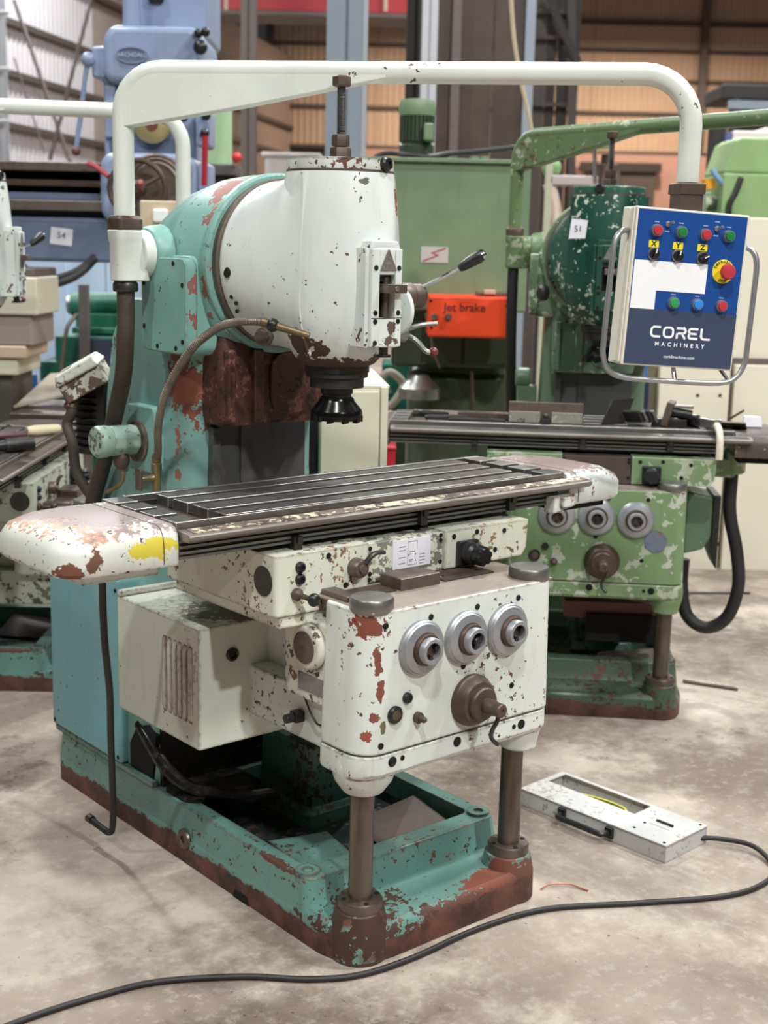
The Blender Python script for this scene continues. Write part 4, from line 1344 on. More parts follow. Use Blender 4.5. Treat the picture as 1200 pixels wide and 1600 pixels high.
# selector switch on the column flank
sy_, sz = .955, 1.085
part('switch_pad', G().prism(rrect(.975, 1.125, .99, 1.17, .015, 3), 'x', -.235, -.19), palA['ram'], A_['column'], .005)
part('switch_flange', G().lathe([(.058, 0), (.058, .006), (.054, .009), (.001, .009)], (-.235, 1.06, 1.072), (-1, 0, 0), 32), M['steel_brown'], A_['column'])
g = G().prism([(1.06 + .043 * math.cos(a), 1.078 + .043 * math.sin(a)) for a in [2 * math.pi * i / 8 + .39 for i in range(8)]], 'x', -.325, -.243)
SWP = paint('switch_paint', '#93aca0', .58, (lin('#54483e'), lin('#6d665a')), .8, off=(44, 1, 0))
sw = part('selector_switch', g, SWP, rootA, .008, 3)
part('switch_cap', G().lathe([(.040, -.01), (.043, .004), (.043, .026), (.038, .034), (.009, .034), (.008, .028), (.001, .028)], (-.33, 1.06, 1.078), (-1, 0, 0), 28), SWP, sw, .002)
part('switch_gland', G().lathe([(.018, 0), (.022, .012), (.022, .03), (.012, .045)], (-.29, 1.055, 1.045), (.05, -.05, -1), 16), M['bronze'], sw)
part('switch_cable', G().tube([(-.289, 1.052, 1.01), (-.287, 1.05, .98), (-.29, 1.065, .955), (-.297, 1.09, .94), (-.305, 1.11, .93)], .006, 8, 4), M['brass'], sw)
# coolant tap and flexible metal hose
hp = [(-.235, .955, 1.045), (-.25, .927, 1.071), (-.275, .883, 1.129), (-.295, .826, 1.202), (-.305, .758, 1.274), (-.315, .652, 1.353), (-.305, .596, 1.391), (-.28, .565, 1.414), (-.25, .529, 1.424), (-.215, .50, 1.424)]
g = G().tube(hp, .0098, 12, 8)
ch = part('coolant_hose', g, M['hose_metal'], rootA)
rings = spline(hp, 26)
g = G()
for i in range(2, len(rings) - 2, 2):
    t = (rings[i + 1] - rings[i - 1]).normalized()
    q = t.to_track_quat('Z', 'Y').to_matrix().to_4x4()
    q.translation = rings[i]
    g.m = q
    g.lathe([(.0095, -.0012), (.0108, 0), (.0095, .0012)], (0, 0, 0), n=12)
o = part('hose_coil', g, M['hose_metal'], ch)
o['kind'] = 'stuff'
part('hose_nozzle', G().tube([(-.215, .50, 1.424), (-.185, .465, 1.412), (-.142, .412, 1.395)], lambda t: .0115 - .004 * t, 12, 4), M['brass'], ch)
part('hose_ball', G().sph((-.198, .482, 1.417), .0165, 18), M['black'], ch)
g = G().lathe([(.012, 0), (.0145, .006), (.0145, .022), (.011, .026), (.013, .03), (.013, .044), (.010, .05)], (-.235, .962, 1.0), (0, 0, 1), 14)
g.lathe([(.010, -.07), (.012, -.05), (.012, 0)], (-.235, .962, 1.0), (0, 0, 1), 12)
part('tap_body', g, M['brass'], ch)
part('tap_stem', G().lathe([(.011, 0), (.008, .012), (.010, .02), (.007, .036)], (-.245, .962, .985), (-1, .1, 0), 12), M['brass'], ch)
part('tap_handle', G().box(-.292, -.284, .948, .978, .955, 1.012), M['steel_brown'], ch, .003)
part('clamp_fitting', G().lathe([(.024, 0), (.024, .012), (.018, .02), (.018, .035)], (-.165, .56, 1.385), (-.8, -.6, .0), 8), M['steel_brown'], A_['head'], .002)
# motor at the back of the column
g = G()
for k in range(8):
    z = 1.0 + k * .021
    g.lathe([(.095, z), (.098, z + .003), (.095, z + .006)], (-.115, 1.47, 0), n=32)
g.lathe([(.08, .98), (.082, .99), (.082, 1.17), (.075, 1.185)], (-.115, 1.47, 0), n=32)
g.box(-.18, -.05, 1.35, 1.46, 1.05, 1.2)
mot = part('drive_motor', g, M['steel_dark'], rootA)
tm = frame((-.175, 1.405, 1.285), (.66, -.62, .42), (-.42, .05, .9))
tm = Matrix.Translation((-.205, 1.41, 1.205)) @ Matrix.Scale(1.22, 4) @ Matrix.Rotation(math.radians(-42), 4, 'Z') @ Matrix.Rotation(math.radians(-30), 4, 'Y') @ Matrix.Rotation(math.radians(8), 4, 'X')
g = G(mat=tm)
g.box(-.055, .055, -.045, .045, -.025, .02)
tb = part('terminal_box', g, palA['gear'], mot, .005)
g = G(mat=tm)
g.loft([[(-.06, -.05, .02), (.06, -.05, .02), (.06, .05, .02), (-.06, .05, .02)], [(-.05, -.04, .045), (.05, -.04, .045), (.05, .04, .045), (-.05, .04, .045)]])
part('terminal_lid', g, palA['cover'], mot, .006)
part('lid_label', G(mat=tm).box(-.04, -.012, -.02, .012, .045, .0458), M['brass'], mot)
p0 = tm @ Vector((-.045, -.01, -.02))
pts = [p0, p0 + Vector((-.012, -.01, -.04)), p0 + Vector((-.022, 0, -.08)), (p0.x - .03, 1.38, 1.03), (p0.x - .03, 1.36, .95), (p0.x - .01, 1.31, .88), (p0.x + .02, 1.26, .82)]
part('motor_cable', G().tube(pts, .0155, 12, 6), M['hose_brown'], mot)
part('cable_gland', G().lathe([(.017, 0), (.022, .004), (.022, .016), (.018, .02), (.021, .024), (.021, .034), (.016, .038)], p0, Vector((-.02, -.01, -.045)), 12), M['bronze'], mot)
# drain hose under the left end cap and cables inside the foot
dh = [(-.62, .53, .94), (-.59, .607, .83), (-.57, .64, .67), (-.54, .675, .525), (-.51, .73, .39), (-.475, .79, .205), (-.458, .825, .10), (-.457, .845, .072), (-.46, .885, .072), (-.463, .945, .078)]
dr = part('drain_hose', G().tube(dh, .0088, 12, 6), M['rubber'], rootA)
part('hose_end', G().lathe([(.0115, 0), (.0118, .02), (.009, .02), (.0085, .01)], (-.462, .930, .0775), (-.003, .06, .003), 12), M['steel_brown'], dr)
g = G().tube([(-.29, .97, .30), (-.30, .90, .27), (-.295, .83, .22), (-.27, .76, .185), (-.22, .70, .17), (-.15, .64, .165), (-.08, .60, .17)], .0175, 10, 6)
part('oily_hose', g, M['oily_black'], A_['base'])
part('oily_front', G().box(-.292, .292, .846, .862, .157, .55), M['oily_black'], A_['column'])
part('oil_sludge', G().plan([(rrect(-.30, -.05, .70, .85, .04, 4), .1545), (rrect(-.295, -.06, .71, .85, .04, 4), .162)]), M['oily_black'], A_['base'])
part('hose_recess', G().prism([(.88, .17), (1.0, .17), (1.0, .24), (.96, .30), (.90, .32), (.86, .30)], 'x', -.306, -.28), M['matte'], A_['column'])  # solid black piece painting the dark of the hose opening
part('rear_foot_strip', G().box(-.318, -.30, .86, 1.43, .155, .172), palA['base'], A_['base'], .002)
# ---------------------------------------------------------------- things on the floor
FB = paint('grey_white_sheet', '#c6c5c3', .62, (lin('#97928c'), lin('#a9a39c')), .3, off=(51, 2, 0), rough=.5)
r = thing('junction_box', 'flat light grey metal box with window and black handle lying on the floor', 'metal box', (2.82, 2.30, 0), math.radians(3.5))
w, l, h = .098, .255, .052
g = G()
ou = [(-w, -l), (w, -l), (w, l), (-w, l)]
g.ring(ou, [(-w + .004, -l + .004), (w - .004, -l + .004), (w - .004, l - .004), (-w + .004, l - .004)], .001, h - .004)
part('side_frame', g, FB, r)
g = G()
x0, x1, y0, y1 = .008, w - .012, -.075, l - .018
g.ring([(-w - .002, -l - .002), (w + .002, -l - .002), (w + .002, l + .002), (-w - .002, l + .002)], [(x0, y0), (x1, y0), (x1, y1), (x0, y1)], h - .004, h)
part('lid', g, FB, r, .001)
screws(r, [(x, y, h) for x in (-w + .012, w - .012) for y in (-l + .014,)] + [(-w + .03, -.13, h), (-.02, -.13, h)], (0, 0, 1), .0045)
part('slot_cover', G().box(.012, .018, -.20, -.145, h, h + .006), M['black'], r, .001)
part('slot_shim', G().box(-.012, -.005, -.205, -.14, h - .001, h + .001), FB, r)
g = G().tube([(-w + .002, .095, .028), (-w - .022, .092, .028), (-w - .034, .08, .028), (-w - .034, .0, .028), (-w - .034, -.055, .028), (-w - .022, -.068, .028), (-w + .002, -.072, .028)], .0085, 10, 4)
part('handle', g, M['black'], r)
part('handle_foot', G().box(-w - .012, -w, .082, .108, .012, .044), M['black'], r, .003)
part('handle_foot', G().box(-w - .012, -w, -.086, -.06, .012, .044), M['black'], r, .003)
for k, (mt, dz) in enumerate((('yellow', .018), ('black', .010), ('yellow', .026))):
    g = G().tube([(.01, .18 - k * .006, dz), (.035, .15, dz + .006), (.055 - k * .004, .08, dz + .01), (.06 - k * .006, .02, dz + .012), (.045, -.02, dz + .008), (.02, -.035, dz), (.01, -.03, dz)], .0035, 8, 5)
    part('wire', g, plain('green_yellow_wire', '#b9b832', .5) if mt == 'yellow' else M['rubber'], r)
cab = [(.83, 2.37), (.95, 2.385), (1.10, 2.39), (1.25, 2.375), (1.37, 2.345), (1.524, 2.251), (1.63, 2.155), (1.732, 2.098), (1.877, 2.080), (2.086, 2.085), (2.289, 2.052), (2.5, 1.93), (2.697, 1.823), (2.829, 1.80), (2.936, 1.833), (2.985, 1.933), (2.95, 2.02), (2.90, 2.062)]
o = part('power_cable', G().tube([(x, y, .0075 + (0 if i < 15 else .012)) for i, (x, y) in enumerate(cab)], .0070, 12, 8), M['rubber'])
tag(o, 'thick black cable snaking across the floor in front of the machine base', 'cable')
o = part('copper_wire', G().tube([(2.363, 2.140, .003), (2.393, 2.132, .010), (2.433, 2.107, .008), (2.449, 2.075, .003), (2.452, 2.06, .003)], .0024, 6, 5), plain('copper_red', '#b06a56', .4, .3))
tag(o, 'short thin reddish wire on the floor at the base corner', 'wire')
o = part('steel_rod', G().cyl((4.03, 2.975, .008), (4.12, 2.79, .008), .008, 10), M['steel_brown'])
tag(o, 'short steel rod on the floor right of the green machine base', 'rod')
o = part('steel_rod', G().cyl((4.95, 3.95, .006), (5.40, 3.63, .006), .006, 8), M['steel_dark'])
tag(o, 'long thin dark rod on the floor before the cream enclosure', 'rod')

# ---------------------------------------------------------------- things on the table of the green machine
RB = math.radians(-45.5)
MB = Matrix.Translation((3.452, 2.932, 0)) @ Matrix.Rotation(RB, 4, 'Z')
ZT = 1.010


def onB(name, label, cat, x, y, rz=0, z=ZT, group=None):
    p = MB @ Vector((x, y, z))
    return thing(name, label, cat, p, RB + rz, group)


r = onB('angle_plate', 'long steel straightedge block clamped on the green machine table', 'angle plate', -.20, .185)
part('upright', G().box(-.13, .13, -.02, .0, .0, .075), M['steel_brown'], r, .002)
part('foot', G().box(-.13, .13, .0, .06, .0, .02), M['steel_brown'], r, .002)
for x0, x1 in ((-.128, -.02), (.02, .128)):
    part('rough_face', G().box(x0, x1, -.026, -.02, .003, .042), paint('cast_face', '#8d8a7c', .5, (lin('#5d564c'), lin('#a5a292')), 0), r, .002)
part('clamp_bolt', G().box(-.016, .016, -.04, -.02, -.022, .02).lathe([(.011, 0), (.011, .012), (.004, .02)], (0, -.03, .02), n=6), M['steel_dark'], r, .002)
r = onB('angle_plate', 'dark angle plate leaning on clamp bars, green machine table', 'angle plate', .075, .21, math.radians(20), ZT + .004)
tm = Matrix.Rotation(math.radians(38), 4, 'Y')
part('plate', G(mat=Matrix.Rotation(math.radians(-25), 4, 'X')).add([(-.085, .0, .002), (-.03, .0, .09), (.07, .03, .105), (.02, .03, .012), (-.085, .008, .002), (-.03, .008, .09), (.07, .038, .105), (.02, .038, .012)], [(0, 3, 2, 1), (4, 5, 6, 7), (0, 1, 5, 4), (1, 2, 6, 5), (2, 3, 7, 6), (3, 0, 4, 7)]), M['steel_dark'], r, .001)
for k in range(4):
    part('clamp_bar', G(mat=Matrix.Translation((.02 + k * .018, -.03, .03)) @ Matrix.Rotation(math.radians(-28), 4, 'Y') @ Matrix.Rotation(math.radians(14), 4, 'Z')).box(-.006, .006, -.045, .045, -.022, .022), M['steel' if k % 2 else 'steel_dark'], r, .002)
r = onB('machine_vice', 'small dark vice with upright jaw on the green machine table', 'vice', .235, .22, math.radians(-12))
part('body', G().box(-.06, .06, -.03, .05, 0, .028), M['steel_dark'], r, .002)
part('jaw', G(mat=Matrix.Rotation(math.radians(14), 4, 'Y')).box(-.03, -.005, -.04, .05, .0, .085), M['steel_brown'], r, .002)
part('screw', G().cyl((.0, .0, .05), (.075, .0, .042), .018, 14), M['black'], r)
part('spring_bar', G().box(.01, .08, -.012, .012, .066, .076), M['steel'], r, .002)
r = onB('hammer', 'hammer with a cream handle hanging over the green machine table edge', 'hammer', .385, .128, math.radians(5))
part('handle', G().tube([(0, .03, .020), (0, -.02, .012), (.0, -.055, -.02), (.0, -.062, -.09)], .0125, 12, 5), plain('cream_handle', '#d8d0bf', .5), r)
part('head', G(mat=Matrix.Translation((-.022, .05, .022)) @ Matrix.Rotation(math.radians(35), 4, 'Z')).box(-.018, .018, -.05, .05, -.016, .016), M['chrome'], r, .004)
part('face', G(mat=Matrix.Translation((-.022, .05, .022)) @ Matrix.Rotation(math.radians(35), 4, 'Z')).cyl((0, .045, 0), (0, .085, 0), .022, 16), M['steel_dark'], r)
r = onB('steel_plate', 'thin rusty offcut leaning beside the hammer', 'offcut', .445, .20, math.radians(-15))
part('sheet', G(mat=Matrix.Rotation(math.radians(-24), 4, 'X')).box(-.05, .05, -.03, .05, .013, .018), M['steel_brown'], r)
part('tip', G(mat=Matrix.Translation((.01, .05, .045)) @ Matrix.Rotation(math.radians(-35), 4, 'Y')).box(-.03, .03, 0, .006, -.004, .004), M['steel_brown'], r)
r = onB('paper_tag', 'crumpled white paper tag near the far cap of the green machine table', 'paper', .53, .27)
part('sheet', G().loft([[(-.035, 0, 0), (.035, .005, .0), (.038, .04, 0), (-.032, .04, 0)], [(-.03, .01, .038), (.03, .012, .036), (.032, .03, .036), (-.028, .03, .038)]]), M['paper'], r, .002)
for k, (x, y, a, lx, ly, lz, mt, lb) in enumerate(((-.55, .20, 8, .075, .02, .012, 'steel_dark', 'dark clamp strap at the left end of the green machine table'), (-.60, .26, -20, .05, .025, .018, 'black', 'small dark block at the left end of the green machine table'),
                                                   (-.42, .24, -3, .09, .014, .024, 'steel_brown', 'light brown parallel bar lying on the green machine table'), (-.44, .17, 2, .10, .008, .008, 'steel_dark', 'thin dark packing strip in front of the brown parallel bar'))):
    r = onB('packing_bar', lb, 'packing bar', x, y, math.radians(a), ZT, 'loose packing on the green table')
    part('bar', G().box(-lx, lx, -ly, ly, 0, lz), M[mt], r, .0015)
    part('edge', G().box(-lx * .9, lx * .9, -ly * .6, ly * .6, lz, lz + .003), M[mt], r, .001)

# extras fixed to the green machine
g = G().tube([(.40, .30, .885), (.455, .30, .895), (.475, .30, .86), (.478, .30, .70), (.515, .31, .55), (.53, .31, .42), (.50, .32, .30), (.43, .34, .25), (.36, .36, .29), (.335, .37, .40), (.335, .37, .50)], .0235, 14, 6)
ex = part('feed_hose', g, M['rubber'], rootB)
part('hose_elbow', G().lathe([(.04, -.06), (.04, .02), (.033, .03)], (.478, .28, .87), (0, 0, -1), 18).box(.36, .478, .245, .315, .83, .90), palB['body'], ex, .008)
g = G().prism([(.31, .55), (.38, .57), (.41, .62), (.41, .76), (.31, .78)], 'y', .22, .40)
part('feed_motor', g, palB['door'], rootB, .01)
part('motor_cowl', G().prism([(.405, .56), (.43, .50), (.43, .77), (.405, .77)], 'y', .21, .41), M['black'], rootB, .004)
part('flank_disc', G().lathe([(.038, 0), (.038, .003), (.001, .003)], (.185, -.021, .645), (0, -1, 0), 28), paint('blue_worn_disc', '#6d7480', .55, (lin('#7a5a4c'), lin('#5f6c88')), 0), B_['knee'])
part('bundle_tray', G().box(-.10, .24, .22, .5, .30, .36), plain('dull_red', '#6a3a38', .6), rootB)
part('chip_guard', G().box(-.02, .24, .20, .22, .22, .32), M['matte'], rootB)
p = frame((-.115, .345, 1.665), (.88, -.42, 0), (.05, .05, 1))
o = part('paper_note', G().add([(-.14, .362, 1.62), (-.085, .345, 1.622), (-.078, .35, 1.685), (-.132, .37, 1.69), (-.143, .357, 1.62), (-.087, .340, 1.622), (-.080, .345, 1.685), (-.135, .365, 1.69)], [(0, 3, 2, 1), (4, 5, 6, 7), (0, 1, 5, 4), (1, 2, 6, 5), (2, 3, 7, 6), (3, 0, 4, 7)]), M['paper'], B_['head'])
text('note_number', '51', .03, M['ink'], B_['head'], frame((-.1117, .3490, 1.654), (.056, -.017, .002), (.0075, .0065, .066)), .0004)
g = G().lathe([(.03, 0), (.03, .02), (.02, .028)], (-.21, .62, 1.42), (-1, -.6, 0), 18)
part('clamp_nut', g, M['steel_dark'], B_['ram'])
for RR, AA in ((rootB, B_), (rootC, C_)):
    g = G().tube([(-.335, .935, 1.57), (-.335, .94, 1.36), (-.33, 1.0, 1.15), (-.32, 1.09, .96), (-.30, 1.16, .78)], .0225, 12, 8)
    part('conduit', g, M['rubber'], RR)
part('selector_switch', G().lathe([(.036, 0), (.04, .01), (.04, .05), (.03, .06), (.001, .06)], (-.25, .93, 1.10), (-1, 0, 0), 20).box(-.30, -.22, .90, .96, 1.0, 1.07), palB['col'], rootB, .004)

# ---------------------------------------------------------------- tools on the table of the cream machine
RC = math.radians(50)
MC = Matrix.Translation((2.385, 4.42, 0)) @ Matrix.Rotation(RC, 4, 'Z')


def onC(name, label, cat, x, y, rz=0, z=.870, group=None):
    return thing(name, label, cat, MC @ Vector((x, y, z)), RC + rz, group)


r = onC('socket_wrench', 'dark steel drill socket lying on the cream machine table', 'socket', -.30, .30, math.radians(-60))
part('barrel', G().cyl((0, 0, .026), (.10, 0, .026), .026, 18), M['steel_dark'], r)
part('shank', G().cyl((-.07, 0, .022), (0, 0, .026), .014, 14, .022), M['black'], r)
r = onC('screwdriver', 'tool with a cream wooden handle on the cream machine table', 'tool', .10, .33, math.radians(-45))
part('handle', G().tube([(0, 0, .02), (.05, 0, .02), (.14, 0, .02)], lambda t: .016 + .005 * math.sin(t * 3.1), 12, 4), plain('wood_handle', '#d8c7a6', .5), r)
part('blade', G().cyl((-.10, 0, .012), (0, 0, .02), .007, 10), M['steel_dark'], r)
r = onC('wrench', 'dark red handled wrench behind the socket on the cream machine table', 'wrench', -.06, .44, math.radians(-52))
part('handle', G().tube([(0, 0, .014), (.08, .005, .016), (.16, 0, .014)], .012, 10, 4), plain('maroon_grip', '#5c3038', .5), r)
part('jaw', G().box(-.05, .0, -.018, .018, .004, .018), M['steel_dark'], r, .003)

# ---------------------------------------------------------------- cream cabinet behind the cutter
CC = plain('cream_cabinet_paint', '#d2ccb6', .45, var=.06, scale=3)
r = thing('electrical_cabinet', 'narrow cream electrical cabinet standing behind the face cutter', 'cabinet', (2.672, 3.322, 0), math.radians(-28))
part('body', G().box(-.11, .11, 0, .28, .05, 1.16), CC, r, .004)
part('plinth', G().box(-.10, .10, .01, .27, 0, .05), M['matte'], r)
part('door', G().box(-.108, .082, -.012, 0, .07, 1.15), CC, r, .003)
part('door_edge', G().box(.086, .11, -.012, 0, .07, 1.165), CC, r, .003)
part('lid', G(mat=Matrix.Translation((0, 0, 1.16)) @ Matrix.Rotation(math.radians(6), 4, 'X')).box(-.02, .115, 0, .28, .0, .008), CC, r)
part('side_shade', G().box(-.145, -.115, .02, .26, 0, 1.13), M['matte'], r)  # black slab added for the cabinet's dark side and gap, no duct
r, c = vthing('red_box', 'small red metal box glimpsed under the green machine table', 'box', 603, 5.6)
P = PX(c, 5.6)
g = G(); P.box(g, 588, 702, 617, 800, 0, .2, True)
part('body', g, plain('signal_red', '#b01f2c', .4), r, .006)
g = G(); P.box(g, 588, 698, 619, 703, -.01, .22)
part('lid', g, plain('signal_red2', '#c03440', .4), r, .004)
# ---------------------------------------------------------------- big green machine with the orange brake box
PG = paint('sage_green_paint', '#758a6b', .80, (lin('#4a5a44'), lin('#6d7d62')), .3, off=(31, 1, 0))
PGD = paint('dark_sage_paint', '#404b3a', .70, (lin('#33402f'), lin('#27291f')), .3, off=(32, 1, 0), streak=.6, rough=.35)
ORG = plain('brake_orange', '#ef4a20', .45, var=.08, scale=6)
D = 6.3
r, c = vthing('drilling_machine', 'large sage green machine with orange brake box and motor on top', 'machine tool', 720, D)
P = PX(c, D)
g = G(); P.box(g, 560, 252, 826, 486, .05, .8)
part('housing', g, PG, r, .012)
g = G(); P.box(g, 556, 247, 830, 254, .03, .84)
part('housing_top', g, PG, r, .004)
g = G(); P.box(g, 612, 470, 806, 575, .12, .5)
part('gear_case', g, PGD, r, .02)
for u0, u1 in ((616, 660), (664, 722), (726, 800)):
    g = G(); P.box(g, u0, 505, u1, 570, .10, .05)
    part('gear_cover', g, PGD, r, .008)
q = P.p(722, 600, .45)
z1, z0 = P.p(722, 572, .1).z, P.p(722, 720, .1).z
rad = (P.p(800, 640, .4).x - P.p(640, 640, .4).x) / 2
g = G().lathe([(rad * 1.08, z1 - .30), (rad * 1.08, z1 - .07), (rad * .9, z1 - .05), (rad * .85, z1 + .02)], (q.x, .45, 0), n=40)
part('round_bed', g, PGD, r, .006)
g = G().lathe([(rad * 1.25, 0), (rad * 1.25, .25), (rad * 1.08, .28), (rad * 1.08, z1 - .28)], (q.x, .45, 0), n=40)
part('pedestal', g, PGD, r, .006)
g = G().lathe([(.10, 0), (.10, .05), (.05, .10), (.04, .11)], P.p(655, 622, .05) , n=20)
part('chuck', g, M['steel'], r)
# motor on top
m0 = P.p(650, 252, .35)
zt = lambda v: P.p(650, v, .35).z
rm = (P.p(677, 200, .35).x - P.p(622, 200, .35).x) / 2
g = G().lathe([(rm, zt(250)), (rm, zt(228)), (rm * .85, zt(224)), (rm * .85, zt(215))], (m0.x, .35, 0), n=32)
part('motor_foot', g, PGD, r)
g = G().lathe([(rm * .88, zt(222)), (rm * .88, zt(178))], (m0.x, .35, 0), n=32)
for k in range(28):
    a = 2 * math.pi * k / 28
    g.m = Matrix.Translation((m0.x, .35, 0)) @ Matrix.Rotation(a, 4, 'Z')
    g.box(rm * .86, rm * 1.0, -.005, .005, zt(222), zt(180))
g.m = None
part('motor_body', g, PGD, r)
g = G().lathe([(rm * 1.0, zt(182)), (rm * 1.04, zt(178)), (rm * 1.04, zt(164)), (rm * .95, zt(157)), (rm * .5, zt(155)), (.001, zt(155))], (m0.x, .35, 0), n=32)
part('fan_cowl', g, PG, r)
g = G(); P.box(g, 662, 192, 678, 220, .22, .1)
part('terminal_box', g, PG, r, .01)
cp = [P.p(585, 246, .3), P.p(600, 240, .3), P.p(620, 240, .3), P.p(640, 242, .2), P.p(670, 245, .2), P.p(700, 240, .3), P.p(740, 237, .3), P.p(780, 233, .3), P.p(806, 230, .3), P.p(817, 236, .3), P.p(820, 250, .3)]
part('motor_cable', G().tube(cp, .012, 8, 4), M['rubber'], r)
for u in (684, 697, 735, 750):
    g = G(); P.box(g, u, 244, u + (8 if u < 700 else 14), 250, .3, .06)
    part('eye_bolt', g, PG, r, .004)
# lightning warning sticker
a, b = P.p(658, 385, .049), P.p(700, 411, .049)
part('warning_sticker', G().box(a.x, b.x, .046, .05, b.z, a.z), plain('sticker_grey', '#b9b9b5', .5, var=.03), r)
fm = frame(((a.x + b.x) / 2, .046, (a.z + b.z) / 2), (1, 0, 0), (0, 0, 1))
k = (b.x - a.x)
g = G()
strokes(g, [[(-.42 * k, -.24 * k), (.12 * k, -.02 * k), (-.10 * k, .06 * k), (.40 * k, .24 * k)]], .055 * k, .001, fm)
part('lightning_mark', g, plain('mark_red', '#a82a34', .5), r)
# orange brake control box
g = G(); P.box(g, 669, 463, 798, 528, -.22, .28)
ob = part('brake_box', g, ORG, r, .012, 3)
ob['label'] = 'orange brake control box'
g = G(); P.box(g, 671, 464, 800, 466, -.225, .27)
g = G(); P.box(g, 744, 456, 806, 463, -.15, .06)
part('loose_bar', g, M['steel_brown'], r, .004)
g = G(); P.box(g, 756, 453, 775, 460, -.17, .05)
part('bar_clip', g, M['sheet_tan'], r, .004)
pz = P.p(726, 481, -.2205)
text('brake_lettering', 'Jet brake', .052, plain('brake_ink', '#5a1a14', .6), r, frame((pz.x, -.2206, pz.z), (1, 0, 0), (0, 0, 1)), .0006, .0007)
for u, mt in ((679, 'chrome'), (700, 'steel_brown')):
    q = P.p(u, 495, -.22)
    part('push_button', G().lathe([(.016, 0), (.016, .012), (.012, .018), (.001, .018)], q, (0, -1, 0), 16), M[mt], r)
screws(r, [P.p(u, v, -.22) for u, v in ((674, 512), (792, 516), (792, 478), (673, 470))], (0, -1, 0), .007)
wp = [P.p(665, 490, -.02), P.p(672, 520, -.02), P.p(678, 550, -.02), P.p(688, 575, -.02)]
part('thin_wire', G().tube(wp, .006, 6, 4), M['hose_metal'], r)
g = G().tube([P.p(737, 580, .0), P.p(738, 610, 0), P.p(740, 645, 0)], .008, 6, 3)
part('drip_pipe', g, M['bronze'], r)

# grey-white hose and teal drums between the machines
TEAL = paint('teal_drum_paint', '#16705c', .75, CHW, .3, off=(33, 1, 0))
r, c = vthing('coolant_pump', 'teal coolant pump body with a pale bent hose behind the cutter', 'pump', 615, 7.2)
P = PX(c, 7.2)
g = G(); P.box(g, 596, 568, 640, 640, .1, .3)
part('tank', g, TEAL, r, .02)
g = G(); P.box(g, 600, 640, 640, 1000, .12, .25, True)
part('stand', g, PGD, r, .01)
part('hose', G().tube([P.p(592, 640, 0), P.p(612, 632, 0), P.p(628, 610, 0), P.p(628, 596, 0), P.p(610, 582, 0), P.p(598, 592, 0), P.p(606, 615, 0)], .022, 10, 5), plain('pale_hose', '#b9b2a2', .6), r)

# ---------------------------------------------------------------- blue radial drill
BL = paint('radial_drill_blue', '#8d9cb8', .80, (lin('#54607a'), lin('#3f4456')), .25, off=(35, 2, 0), rough=.3, streak=.3)
BLD = paint('radial_arm_blue', '#66738c', .80, (lin('#3a4256'), lin('#3f4456')), .25, off=(36, 2, 0), rough=.45, streak=.4)
D = 6.6
r, c = vthing('radial_drill', 'light blue radial drilling machine with oval cast badge and handwheel', 'drilling machine', 240, D)
P = PX(c, D)
g = G(); P.box(g, -80, 338, 176, 408, .0, .45)
part('arm', g, BLD, r, .02, 3)
g = G(); P.box(g, -80, 326, 176, 338, .06, .35)
part('arm_groove', g, M['dark_steel_flat'], r)
for v0, v1, bk, mt in ((312, 328, -.03, 'steel_brown'), (252, 266, -.03, 'steel_brown'), (300, 312, .02, 'arm'), (280, 290, .02, 'rod')):
    g = G(); P.box(g, -80, v0, 166, v1, bk, .3)
    part('arm_rail', g, {'arm': BLD, 'rod': M['bronze']}.get(mt) or M[mt], r, .004)
g = G(); P.box(g, -80, 264, 164, 302, .2, .2)
part('arm_hollow', g, M['matte'], r)  # black slab fills the gap, shade inside the arm as colour
a, b = P.p(79, 357, -.001), P.p(113, 382, -.001)
o = part('paper_note', G(mat=Matrix.Translation(((a.x + b.x) / 2, -.003, (a.z + b.z) / 2)) @ Matrix.Rotation(math.radians(6), 4, 'Y')).box(-.053, .053, 0, .003, -.04, .04), M['paper'], r)
text('note_number', '54', .042, M['ink'], r, frame(((a.x + b.x) / 2, -.0035, (a.z + b.z) / 2 + .004), (1, 0, -.1), (.1, 0, 1)), .0004)


def casting(u0, v0, u1, v1, rd, back, depth, crown=.0):
    a, b = P.p(u0, v1, back), P.p(u1, v0, back)
    x0, x1, z0, z1 = a.x, b.x, a.z, b.z
    pl = rrect(x0, x1, z0, z1, rd, 5)
    if crown:
        pl = [(x, z + (crown * (1 - ((x - (x0 + x1) / 2) / ((x1 - x0) / 2)) ** 2) if z > (z0 + z1) / 2 else 0)) for x, z in pl]
    g = G()
    g.prism(pl, 'y', back, back + depth)
    return g


part('column_sleeve', casting(215, -60, 325, 60, .03, .2, .5), BL, r, .02, 3)
part('feed_column', G().cyl(P.p(205, -60, .12), P.p(205, 60, .12), .04, 24), BL, r)
part('motor_window', casting(232, -20, 255, 4, .015, .18, .03), M['matte'], r)
part('rear_mast', casting(296, -60, 326, 160, .01, .35, .1), M['blue_steel'], r)
part('gear_box', casting(160, 48, 318, 130, .06, .02, .55, .05), BL, r, .04, 4)
part('gear_box_lip', casting(160, 118, 300, 132, .02, .06, .45), BLD, r, .01)
part('neck', casting(163, 126, 304, 262, .02, .10, .42), BL, r, .02)
part('neck_recess', casting(172, 216, 296, 246, .02, .08, .05), BLD, r, .01)
part('apron', casting(156, 240, 306, 348, .07, -.05, .5), BL, r, .04, 4)
part('side_box', casting(143, 72, 166, 122, .02, .05, .25), BL, r, .015)
part('side_strip', casting(163, 130, 180, 215, .01, .07, .1), BL, r, .01)
